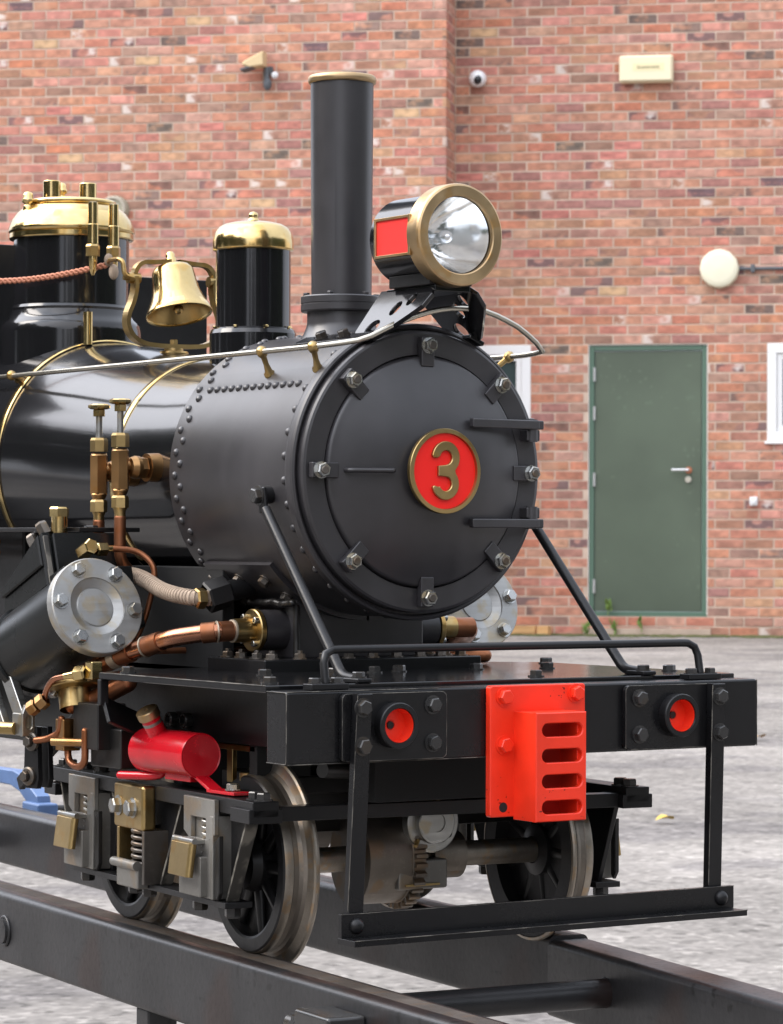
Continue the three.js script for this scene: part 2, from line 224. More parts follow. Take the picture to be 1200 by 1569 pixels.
{ // saddle under the smokebox
  const R = 82.6, n = 22, gs = [];
  for (const s of [-1, 1]) { const pos = []; for (let k = 0; k < n; k++) { const a0 = (128.5 + (52) * k / n) * s, a1 = (128.5 + 52 * (k + 1) / n) * s, zf = -160; const p = [onBarrel(a0, R, -234), onBarrel(a1, R, -234), onBarrel(a1, R, zf), onBarrel(a0, R, zf)], q = [onBarrel(a0, 79.5, zf), onBarrel(a1, 79.5, zf)]; const tri = (a, b, c) => pos.push(...a, ...b, ...c); tri(p[0], p[1], p[2]); tri(p[0], p[2], p[3]); tri(p[3], p[2], q[1]); tri(p[3], q[1], q[0]); if (!k) { const e = [onBarrel(a0, 79.5, -234)]; tri(p[0], p[3], q[0]); tri(p[0], q[0], e[0]); } }
    const g = new THREE.BufferGeometry(); g.setAttribute('position', new THREE.Float32BufferAttribute(pos, 3)); g.computeVertexNormals(); gs.push(g); }
  const sd = P('saddle', [...gs, box(-43, 43, 211, 252, -213, -168, 1.5), rod([-43, 227, -184], [-58, 227, -184], 11.4, 11.4, 40), rod([43, 227, -184], [58, 227, -184], 11.4, 11.4, 40)], M.satin);
  const w = []; for (let k = 0; k < 11; k++) w.push([-49 + (k % 2) * 0.8 + R0() * 0.6, 241.5 + R0() * 1.2, -207 + k * 4.6]);
  P('weld_bead', tube(w, 2.1, 1, 8), M.oily, null, sd); P('weld_bead', tube([[-42.5, 240, -167.6], [-42.8, 230, -167.2], [-42.4, 222, -167.4], [-42.8, 213, -166.8]], 1.9, 2, 8), M.oily, null, sd);
  P('base_plate', box(-72, 72, 203.8, 211.5, -216, -152, 0.8), M.beam, null, sd);
  for (const [deg, z] of [[-135.1, -231], [-136.2, -205], [-136.6, -177.5], [-146.3, -172], [-159, -170], [-150, -228]]) P('bolt', bolt(onBarrel(deg, R - 0.2, z), out(deg), 3.3, 3), M.darksteel, null, sd);
  for (const s of [-1, 1]) for (const z of [-208, -193, -176, -160]) P('stud_nut', nutStud([s * 63, 211.5, z], [0, 1, 0], 3.2), M.darksteel, null, sd);
  for (const x of [-46, -30, -14, 2, 18, 34, 48]) P('stud_nut', nutStud([x, 211.5, -158], [0, 1, 0], 3), M.darksteel, null, sd);
}
{ // chimney
  const ch = P('chimney', [lathe([[17.2, 416], [18.0, 538]], [0, 0, -189], [0, 1, 0], 64), lathe([[16.6, 541], [16.6, 500]], [0, 0, -189]), turned([[0.01, 500], [16.6, 500]], [0, 0, -189])], M.satin);
  P('chimney_cap', lathe([[18, 537.6], [19, 537.8], [19.5, 538.8], [19.6, 540], [19.3, 541.4], [18.4, 542.2], [17.2, 542], [16.6, 541]], [0, 0, -189], [0, 1, 0], 64), M.lampbrass, null, ch);
  P('chimney_flange', turned([[19, 406.8], [22.6, 407.2], [23.2, 408], [23.2, 411.2], [22.9, 411.4], [22.9, 412], [23.2, 412.2], [23.2, 415.6], [22.6, 416.3], [17, 416.3]], [0, 0, -189], [0, 1, 0], 64), M.satin, null, ch);
  for (let k = 0; k < 6; k++) { const a = k * Math.PI / 3 + 0.35; P('bolt', hex([20.4 * Math.cos(a), 416, -189 + 20.4 * Math.sin(a)], [0, 1, 0], 2, 2), M.satin, null, ch); }
  const s = new THREE.LatheGeometry([[30, -4], [29.6, 0], [28.2, 1.6], [24.4, 3.4], [21.6, 6], [20.2, 9], [19.6, 11], [19.6, 18]].map((p) => new THREE.Vector2(...p)), 64), p = s.attributes.position; // saddle-shaped base follows the barrel
  for (let i = 0; i < p.count; i++) { const x = p.getX(i), y = p.getY(i); p.setXYZ(i, x, 389.8 + y - Math.max(0, 1 - y / 12) * (80 - Math.sqrt(Math.max(1, 6400 - x * x))), p.getZ(i) - 189); }
  s.computeVertexNormals(); P('chimney_base', s, M.satin, null, ch);
}
// ------------------------------------------------------------------ boiler: level underneath, rising to the dome
function loft(rings, seg = 128) { const pos = [], idx = []; rings.forEach(([R, y, z]) => { for (let k = 0; k <= seg; k++) { const a = k / seg * Math.PI * 2; pos.push(R * Math.sin(a), y + R * Math.cos(a), z); } }); for (let i = 0; i + 1 < rings.length; i++) for (let k = 0; k < seg; k++) { const a = i * (seg + 1) + k, b = a + seg + 1; idx.push(a, b, a + 1, a + 1, b, b + 1); } const g = new THREE.BufferGeometry(); g.setAttribute('position', new THREE.Float32BufferAttribute(pos, 3)); g.setIndex(idx); g.computeVertexNormals(); return g; }
{
  const bl = P('boiler', loft([[71.2, 314.6, -242], [71.6, 315, -290], [72, 315, -329], [76, 320, -400], [80, 325, -470], [80.6, 325.6, -560], [80.8, 326, -640]]), M.gloss);
  const band = (R, y, z) => P('boiler_band', loft([[R + 0.1, y, z - 2.8], [R + 0.9, y, z - 2.5], [R + 1, y, z + 2.5], [R + 0.1, y, z + 2.8]]), M.brass, null, bl);
  band(72.1, 315, -330); band(80.1, 325, -470);
  P('firebox_front', [box(-86, -30, 190, 284, -640, -420, 2), box(30, 86, 190, 284, -640, -420, 2)], M.frame);
  P('lower_frame', [box(-62, -54, 150, 262, -640, -216, 0.8), box(54, 62, 150, 262, -640, -216, 0.8), box(-54, 54, 150, 200, -640, -216, 0.8)], M.black);
  P('cab_front', [plate(shape([[-150, 284], [-150, 478], [2, 478], [2, 462], [60, 461], [150, 461], [150, 284]]), 6, 0.5).translate(0, 0, -612)], M.frame);
}
{ // sand dome with a brass lid
  const at = [0, 0, -288];
  const s = P('sand_dome', [lathe([[22.4, 400], [22.4, 451]], at, [0, 1, 0], 64), turned([[26, 380], [26, 400], [25, 402.4], [23.2, 403.4], [22.4, 403.6]], at, [0, 1, 0], 64)], M.gloss);
  const cap = P('dome_lid', lathe([[22.4, 449.6], [24, 450], [24.2, 451], [24.2, 455], [23.8, 458], [22.6, 461.2], [20.6, 463.8], [17.6, 465.6], [12, 467], [6, 467.6], [0, 467.8]], at, [0, 1, 0], 64), M.brass, null, s);
  P('knob', lathe([[3.6, 467.4], [3.4, 468.6], [2.6, 469.4], [2.7, 470], [3, 471.2], [2.4, 472.8], [0, 473.6]], at, [0, 1, 0], 24), M.brass, null, cap);
  for (let k = 0; k < 8; k++) { const a = k * Math.PI / 4 + 0.2; P('dome_screw', hex([24 * Math.cos(a), 403.2, at[2] + 24 * Math.sin(a)], [0, 1, 0], 1.3, 1.2), M.brass, null, s); }
}
{ // steam dome
  const at = [0, 0, -524];
  const s = P('steam_dome', [lathe([[47, 330], [46.2, 413], [45.6, 417.4], [44.2, 419.6], [42, 421.6], [40.4, 424.2], [39.5, 427.4]], at, [0, 1, 0], 96), turned([[39.4, 427], [39.6, 429], [38.6, 430.6], [38, 431]], at, [0, 1, 0], 96), lathe([[38, 431], [38, 477]], at, [0, 1, 0], 96)], M.gloss);
  const cap = P('dome_cap', [turned([[38, 474.4], [40.6, 474.6], [40.9, 475.4], [40.9, 478.2], [40.4, 478.8]], at, [0, 1, 0], 96), lathe([[40.4, 478.8], [41.6, 479.6], [41.4, 482], [39.6, 487], [36, 492], [31.6, 495.8], [28, 497.4]], at, [0, 1, 0], 96), lathe([[28, 497.4], [29.2, 498.4], [29.3, 499.6], [28.4, 500.6], [26.6, 501], [0, 501.2]], at, [0, 1, 0], 96)], M.brass, null, s);
  for (const x of [-14.6, 12]) P('safety_valve', [turned([[5.8, 497], [5.8, 512.6], [5.4, 513.2], [4.2, 513.2], [4, 508]], [x, 0, -524], [0, 1, 0], 32)], M.brass, null, s);
  for (const [x, y, z] of [[-32, 491, -524], [-1.5, 500, -536]]) P('valve_knob', lathe([[3.4, y], [3.4, y + 4], [2.6, y + 5], [2.6, y + 6.2], [4, y + 7], [4, y + 9], [3.2, y + 10], [3.4, y + 11.6], [2.4, y + 13.6], [0, y + 14.2]], [x, 0, z], [0, 1, 0], 24), M.brass, null, s);
}
{ // whistles in front of the dome, their pipe, the pull rope
  for (const [x, z] of [[-20, -455.5], [-3, -459.5]]) {
    const w = P('whistle', [turned([[3.2, 478.6], [3.2, 492.6], [2.4, 492.9], [2, 490]], [x, 0, z], [0, 1, 0], 24), turned([[3.6, 466], [3.6, 478.4], [3.2, 478.8]], [x, 0, z], [0, 1, 0], 24)], M.brass);
    P('hex_nut', hex([x, 458.2, z], [0, 1, 0], 4.6, 7.6, 0.3), M.oldbrass, null, w);
    P('whistle_stem', lathe([[0.8, 446], [2.6, 449.4], [2, 450], [2.8, 452], [2.8, 458.4]], [x, 0, z], [0, 1, 0], 16), M.brass, null, w);
  }
  P('whistle_pipe', rod([-20, 402, -462], [-20, 423, -462], 3), M.brass);
  const r = [], a = V(-11, 453, -452), b = V(-84, 449, -565);
  for (const ph of [0, Math.PI]) { const p = []; for (let k = 0; k <= 260; k++) { const t = k / 260, c = a.clone().lerp(b, t); c.y -= 6 * Math.sin(Math.PI * Math.min(1, t));  const q = ph + t * 120; p.push(c.add(V(0, Math.sin(q), Math.cos(q) * 0.5).multiplyScalar(1.05))); } r.push(new THREE.TubeGeometry(new Poly(p), 760, 1.15, 7)); }
  P('pull_rope', r, M.rope);
  P('rope_knot', [new THREE.SphereGeometry(3, 10, 8).scale(1, 1.4, 1).translate(-11, 456, -451), new THREE.SphereGeometry(3.2, 10, 8).scale(1, 1.6, 1).translate(-10, 448, -446)], M.lagging);
}
{ // bell in its yoke
  const z = -385, at = [0, 0, z];
  const tilt = (g) => (Array.isArray(g) ? J(g) : g).translate(0, -439, 385).rotateX(-0.3).translate(0, 439, -385);
  const bl = P('bell', tilt(lathe([[19.6, 417.2], [20.6, 415.6], [20.9, 416.4], [20.4, 418.4], [18.6, 422], [16.6, 426.6], [15, 431], [14.2, 436], [13.6, 441], [13, 444.6], [11.4, 447], [8, 448.6], [4, 449.2], [0, 449.4]], at, [0, 1, 0], 64)), M.brass);
  P('bell_inside', tilt(lathe([[19.6, 417.2], [17.4, 421], [14.6, 427], [12.6, 436], [11, 443], [0, 446]], at, [0, 1, 0], 48)), M.oldbrass, null, bl);
  P('clapper', tilt([rod([0, 446, z], [0, 420, z], 1), new THREE.SphereGeometry(3.2, 14, 10).translate(0, 419.6, z)]), M.oldbrass, null, bl);
  P('bell_crown', tilt(lathe([[4, 449], [3.4, 450.4], [3.4, 453.4], [2.6, 454], [3, 455.6], [2.2, 457.6], [0, 458.2]], at, [0, 1, 0], 24)), M.brass, null, bl);
  const U = [[-28, 440], [-27.6, 434], [-29.5, 425], [-33, 416], [-33, 409], [-29, 402.6], [-22, 399], [-12, 397.8], [0, 397.6]], all = [...U, ...U.slice(0, -1).reverse().map(([x, y]) => [-x, y])];
  const yoke = (pts, w, t) => { const c = new THREE.CatmullRomCurve3(pts.map(([x, y]) => V(x, y, z))), n = 90, pos = [], P4 = c.getPoints(n), q = []; for (let i = 0; i <= n; i++) { const d = c.getTangent(i / n), nn = V(-d.y, d.x, 0); q.push([[-w, -t], [w, -t], [w, t], [-w, t]].map(([a, b]) => P4[i].clone().add(V(0, 0, a)).addScaledVector(nn, b))); } for (let i = 0; i < n; i++) for (let k = 0; k < 4; k++) { const l = (k + 1) % 4; for (const v of [q[i][k], q[i][l], q[i + 1][l], q[i][k], q[i + 1][l], q[i + 1][k]]) pos.push(v.x, v.y, v.z); } const g = new THREE.BufferGeometry(); g.setAttribute('position', new THREE.Float32BufferAttribute(pos, 3)); g.computeVertexNormals(); return g; };
  P('bell_frame', [yoke(all, 3.4, 1.35)], M.oldbrass);
  for (const s of [-1, 1]) P('bell_yoke', [yoke([[s * 28, 436], [s * 28.4, 441], [s * 26, 446.4], [s * 22, 449], [s * 14, 449.6], [s * 3, 450.6]], 2.6, 1.3), rod([s * 24.6, 439, z], [s * 32.6, 439, z], 3.4, 3.4, 20), rod([s * 32, 439, z], [s * 35.5, 439, z], 1.6)], M.oldbrass, null, bl);
  P('bell_base', [turned([[9, 391], [9.4, 393.4], [8.6, 394.6], [6, 395], [6, 396.6]], at, [0, 1, 0], 32), hex([0, 399, z], [0, 1, 0], 2.6, 3)], M.oldbrass);
  P('bell_crank', tube([[-30, 439, z + 2], [-36, 440, z + 2], [-36.6, 449, z + 1], [-38, 450.4, z - 2], [-17, 454.5, -438], [-12, 454.5, -449]], 1.5, 3), M.oldbrass);
}
{ // handrail with turned stanchions
  P('handrail', tube([[-67, 381, -640], [-67, 381.5, -108], [-46, 385, -93], [-27, 394.4, -92], [-6, 401.6, -92], [11, 404.6, -92], [33, 404, -92], [55, 396, -92], [71, 384.6, -92], [73, 382.6, -94], [72, 381.5, -112], [72, 381.5, -640]], 1.55, 7, 14), M.rod);
  const st = (s, z, R, yc, lean = 5) => { const k = A([s < 0 ? -67 : 72, 381.5, z]), d = V(s * 0.68, 0.73, 0).normalize(), foot = V(0, yc, z - lean).addScaledVector(V(s * 0.735, 0.678, 0).normalize(), R), dd = k.clone().sub(foot), L = dd.length();
    P('handrail_stanchion', [lathe([[3.1, -0.4], [3.1, 1.2], [2.2, 2], [1.5, L * 0.45], [1.7, L - 3.4], [2.6, L - 2.6], [3.2, L - 0.6], [3, L + 1.4], [1.6, L + 2.8], [0, L + 3]], foot.toArray(), dd.toArray(), 20)], M.oldbrass); };
  st(-1, -165, 80, AX); st(-1, -111, 81, AX, 7); st(1, -125, 80, AX); st(-1, -476, 80, 325); st(1, -300, 72, AX);
}
{ // headlamp
  const y = 442, at = [0, y, 0], D = [0, 0, 1];
  const hl = P('headlamp', [lathe([[24, -122], [24, -80]], at, D, 64), turned([[0.01, -123.5], [22, -123.5], [24, -121.5]], at, D, 64), box(-24.9, -21.7, 431.4, 451.6, -112, -80, 0.6)], M.gloss);
  P('headlamp_rim', turned([[24.2, -81], [27.2, -80.4], [27.9, -79.4], [27.9, -70.4], [27.4, -69], [26.4, -68.3], [21.6, -68.3], [21, -68.8], [20.9, -71]], at, D, 96), M.lampbrass, null, hl);
  const rf = []; for (let k = 0; k <= 20; k++) { const r = 20.6 - k * 0.88; rf.push([r, -72 - 26 * (1 - Math.pow(r / 20.6, 2))]); }
  P('reflector', lathe(rf, at, D, 96), M.mirror, null, hl);
  P('lamp_bulb', [lathe([[3.2, -101], [3.2, -92], [2.6, -89], [3.6, -86], [3.8, -83], [2.6, -80], [0, -79]], at, D, 24)], mat({ name: 'bulb_glass', color: C(0.8, 0.83, 0.85), roughness: 0.08, metalness: 0.6 }), null, hl);
  P('lamp_glass', lathe([[20.8, -71.6], [12, -70.4], [0.01, -70]], at, D, 64), M.glass, null, hl);
  const fr = P('number_box_frame', [box(-27.2, -24, 430.4, 452.6, -113, -111.2, 0.3), box(-27.2, -24, 430.4, 452.6, -79.6, -77.8, 0.3), box(-27.2, -24, 450.9, 452.4, -111.4, -79.4, 0.2), box(-27.2, -24, 430.6, 432.1, -111.4, -79.4, 0.2)], M.lampbrass, null, hl);
  P('number_box_glass', box(-26.2, -24.4, 431.8, 451.2, -111.6, -79.2, 0.1), M.lamp, null, hl);
  P('lamp_seat', [box(-14, 14, 415.4, 422, -118, -78, 0.6)], M.frame, null, hl);
  for (const s of [-1, 1]) { // drilled bracket arms bent from plate
    const ux = V(0, 0, 1), vy = V(s * 26, -30, 0).normalize(); // u along the engine, v down the arm
    const so = [[-40, 0], [10, 0], [16, 6], [15, 15], [9, 21], [-8, 36], [-18, 39], [-29, 39.5], [-35, 31]];
    const g = plate(shape(so.map(([u, v]) => [u, v]), [hole(-20, 29, 5.4, 5.4), hole(-10, 15.5, 3.6, 5), hole(0, 9.5, 3, 4.4)]), 2.6, 0.4);
    P('lamp_bracket', [place(g, ux.toArray(), vy.toArray(), [s * 10.4, 415.2, -91]), place(box(-38, 38, -5, 5, -1.2, 1.2, 0.4), [0, 0, 1], out(s * 25).cross(V(0, 0, 1)).toArray(), onBarrel(s * 25, 80.8, -140))], M.gloss, null, hl);
    for (const z of [-156, -133]) P('bolt', bolt(onBarrel(s * 24, 82, z), out(s * 24), 3.4, 3), M.bolt, null, hl);
  }
  P('lamp_bridge', box(-11.5, 11.5, 411.8, 415.3, -124, -76, 0.5), M.gloss, null, hl);
}
{ // running plate, front beam and what is bolted to it
  const dk = P('running_plate', plate(shape([[-150, 20.4], [150, 20.4], [150, 198], [118, 222], [62, 232], [62, 640], [-62, 640], [-62, 232], [-118, 222], [-150, 198]]), 3.6, 0.4).rotateX(-Math.PI / 2).translate(0, 201.2, 0), M.deck);
  for (const [x, z] of [[-92, -119], [-51, -114], [96, -121], [138, -180], [-138, -187], [-136, -40], [30, -40], [52, -128], [-20, -122], [136, -60], [0, -128]]) P('bolt', bolt([x, 204.8, z], [0, 1, 0], 3.6, 3), M.bolt, null, dk);
  const bm = P('front_beam', box(-150, 150, 166, 202.5, -20, 0, 1.6), M.beam);
  const worn = (parent, ...pts) => P('worn_edge', tube(pts, 0.28, 1.2, 6), M.edge, null, parent);
  worn(bm, [-150, 202, -19.4], [-150, 202, -0.5], [-150, 166.6, -0.5], [-150, 166.6, -19.4]); worn(bm, [-149.6, 202.3, -0.4], [-60, 202.3, -0.4]); worn(bm, [-149, 166.3, -0.3], [-20, 166.3, -0.3]); worn(bm, [149.6, 202, -0.3], [149.6, 166.4, -0.3]);
  worn(dk, [-150, 204.7, -196], [-150, 204.7, -21]);
  P('valance', [box(-99, -95, 167.6, 201, -290, -20, 0.6), box(95, 99, 167.6, 201, -290, -20, 0.6), box(-150, -145, 187, 201, -200, -196, 0.5)], M.frame);
  for (const s of [-1, 1]) P('gusset', place(box(-31, 31, -8, 8, -1.2, 1.2, 0.5), [-s * 50, -17, -28], [0, 0.86, -0.5], [s * 122, 176, -209]), M.frame);
  for (const z of [-205, -188]) P('valance_bush', turned([[4.2, 0], [4.2, 4], [3.6, 4.6], [2.6, 4.6], [2.6, 1]], [-99, 177.6, z], [-1, 0, 0], 24), M.bolt);
  P('frame_stretcher', box(-94, 94, 120, 201, -215, -205, 0.5), M.black); P('frame_stretcher', box(-62, 62, 140, 201, -64, -56, 0.5), M.black); P('frame_stretcher', box(-96, -62, 150, 200, -128, -120, 0.5), M.black);
  for (const s of [-1, 1]) { // buffer plates
    const x0 = s < 0 ? -120 : 57, x1 = s < 0 ? -57 : 121, cx = s < 0 ? -89.5 : 90.5, ps = rounded(x0, x1, 167, 201, 3.2); ps.holes.push(hole(cx, 184.6, 9));
    const bp = P('buffer_plate', plate(ps, 3.4, 0.4, 28).translate(0, 0, 0.2), M.beam); P('worn_edge', tube([[x0 + 0.2, 168, 3.4], [x0 + 0.2, 200.8, 3.4], [x1 - 0.2, 200.8, 3.4], [x1 - 0.2, 167.2, 3.4], [x0 + 4, 167.2, 3.4]], 0.22, 3, 6), M.edge, null, bp);
    P('coupler_socket', turned([[11.6, 3.4], [11.6, 9], [11.1, 9.6], [8.9, 9.6], [8.6, 9], [8.5, 3]], [cx, 184.6, 0], [0, 0, 1], 56), M.frame, null, bp);
    P('socket_lining', turned([[8.5, 8.9], [8.4, 0.9], [2.4, 0.9], [2.3, 0.4], [0.01, 0.4]], [cx, 184.6, 0], [0, 0, 1], 40), M.red, null, bp);
    P('socket_pin', turned([[1.9, 0.4], [1.9, 2], [0.01, 2]], [cx - 0.6, 184.6, 0], [0, 0, 1], 16), M.oily, null, bp);
    for (const [x, z] of s < 0 ? [[-111.4, 9], [-65.9, 3.5]] : [[66, 3.5], [116, 9]]) for (const y of [175, 194.2]) P('bolt', bolt([x, y, z], [0, 0, 1], 3.9, 3.4), M.bolt, null, bp);
  }
  { // red coupler pocket
    const cp = P('coupler_plate', plate(rounded(-31, 29.6, 135.4, 203, 1.6), 4.4, 0.5).translate(0, 0, 0.3), M.red, 'bright red slotted coupler pocket on the front beam');
    const holes = [180.6, 167.4, 154.3, 141].map((y) => slot(-12.2, 13.2, y, 3.5));
    P('coupler_pocket', [plate(shape([[-16.2, 133.8], [15.8, 133.8], [15.8, 189.6], [-16.2, 189.6]], holes), 4, 0.5).translate(0, 0, 20.4), box(-16.2, -12.6, 133.9, 189.5, 4.2, 21, 0.3), box(12.2, 15.8, 133.9, 189.5, 4.2, 21, 0.3), box(-12.7, 12.3, 186, 189.5, 4.2, 21, 0.3), box(-12.7, 12.3, 133.9, 136.6, 4.2, 21, 0.3)], M.red, null, cp);
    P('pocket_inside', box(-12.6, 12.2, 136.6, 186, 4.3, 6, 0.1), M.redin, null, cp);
    P('pocket_web', [160.9, 147.7, 174].map((y) => box(-12.6, 12.2, y - 0.9, y + 0.9, 6, 20.2, 0.1)), M.oily, null, cp);
    for (const [x, y] of [[-22.6, 197.2], [23, 198], [-22.6, 172.4]]) P('bolt', bolt([x, y, 4.7], [0, 0, 1], 4, 3.4), M.red, null, cp);
    P('bolt_hole', turned([[2.6, 0], [0.01, 0]], [-22.8, 140.4, 4.75], [0, 0, 1], 20), M.black, null, cp);
  }
  { // pilot frame: two flat posts and an angle bar
    const pf = P('pilot_bar', [box(-125.5, 123.5, 80.6, 92.6, 9, 12.2, 0.3), box(-126, 122, 77.8, 80.8, 9, 25.4, 0.3)], M.beam);
    P('worn_edge', tube([[-125.4, 80.8, 25.4], [122, 80.8, 25.4]], 0.26, 1, 6), M.edge, null, pf); P('worn_edge', tube([[-125.3, 92.4, 12.1], [123.4, 92.4, 12.1]], 0.22, 1, 6), M.edge, null, pf);
    for (const [xt, xb, s] of [[-109.8, -115.4, -1], [115.8, 113, 1]]) {
      const q = [[xt - 4.4, 201], [xb - 4.3, 81], [xb + 4.3, 81], [xt + 4.4, 201]];
      P('pilot_post', plate(shape(q), 5.4, 0.4).translate(0, 0, 3.7), M.beam, null, pf);
      P('worn_edge', tube([[xt - 4.4, 200, 9], [xb - 4.3, 93.5, 9]], 0.26, 1, 6), M.edge, null, pf);
      P('round_head_rivet', dome([xb + (s < 0 ? -1.3 : 1.7), 86.4, 12.1], [0, 0, 1], 4.1, 3.4, 24), M.frame, null, pf);
    }
  }
  P('grab_rail', tube([[-122, 206, -9], [-122, 222.6, -12], [117, 222.4, -12], [117, 206, -9]], 2.15, 8, 18), M.frame);
  for (const x of [-122, 117]) { const f = P('rail_foot', box(x - 11, x + 11, 202.7, 205.8, -13, -4, 0.5), M.frame); for (const k of [-6.5, 6.5]) P('bolt', bolt([x + k, 205.6, -8.5], [0, 1, 0], 3.2, 2.6), M.bolt, null, f); }
  for (const s of [-1, 1]) { // smokebox braces
    const b = P('brace', [rod([s * 86.2, 294, -128], [s * 90.5, 215, -50], 2.8), tube([[s * 90, 224, -59], [s * 91, 207.4, -42.5], [s * 91.5, 206.2, -26]], 2.8, 5), place(box(-3.6, 3.6, -7, 7, -1.2, 1.2, 1), [0, 0.1, 1], [0.04 * s, 0.72, -0.7], [s * 85, 299, -133]), box(s * 91.5 - 4.4, s * 91.5 + 4.4, 204.9, 207.2, -36, -20, 0.8)], M.frame);
    P('bolt', bolt([s * 86, 301.5, -135.5], [s, -0.1, 0], 4.4, 3.6), M.bolt, null, b); P('bolt', bolt([s * 91.5, 207.2, -26], [0, 1, 0], 3.3, 2.6), M.bolt, null, b);
    P('rod_eye', rod([s * 79, 302, -135.5], [s * 86.4, 302, -135.5], 5, 5, 20), M.frame, null, b);
  }
}
{ // check valves beside the boiler
  for (const [x, z, y0] of [[-95, -303.5, 356.2], [-95, -277.3, 358.4]]) {
    const Y = (py) => y0 - (py - 612) / 2.62;
    const c = P('check_valve', [hexBody([[5.4, Y(748)], [5.4, Y(690)], [0, Y(690)]], [x, 0, z], [0, 1, 0], 0.4), lathe([[3.6, Y(757)], [4.6, Y(751)], [4.9, Y(748)], [0, Y(748)]], [x, 0, z]), lathe([[5, Y(690)], [4.2, Y(686)], [0, Y(686)]], [x, 0, z])], M.bronze);
    P('packing_nut', [hex([x, Y(684), z], [0, 1, 0], 5.2, 8, 0.1)], M.oldbrass, null, c);
    P('valve_stem', [rod([x, Y(664), z], [x, Y(616), z], 1.9, 1.9, 16)], M.steel, null, c);
    P('hand_wheel', [hex([x, Y(630), z], [0, 1, 0], 3.8, 4.4, 0.5), hexBody([[5.2, 0], [6.6, 0.8], [6.6, 2.2], [5.2, 3], [0, 3]], [x, Y(619), z], [0, 1, 0], 0, 10)], M.brass, null, c);
    P('union_nut', [hex([x, Y(776), z], [0, 1, 0], 5, 7, 0.1), lathe([[3.2, Y(793)], [3.2, Y(782)], [4.2, Y(776)]], [x, 0, z])], M.oldbrass, null, c);
    P('feed_pipe', tube([[x, Y(792), z], [x, Y(855), z], [x + 12, Y(880), z - 6]], 3.5, 6), M.browncopper, null, c);
    P('valve_elbow', [rod([x, Y(712), z], [-80, Y(712) - 1, z], 3.4), turned([[6.6, 0], [6.8, 2.5], [5.6, 6], [3.4, 7]], [-83, Y(712) - 1, z], [-1, 0, 0], 24), hex([-79, Y(712) - 1, z], [-1, 0, 0], 6.6, 6), rod([-68, Y(712) - 1, z], [-78, Y(712) - 1, z], 8.6, 8.2, 24)], M.bronze, null, c);
  }
}
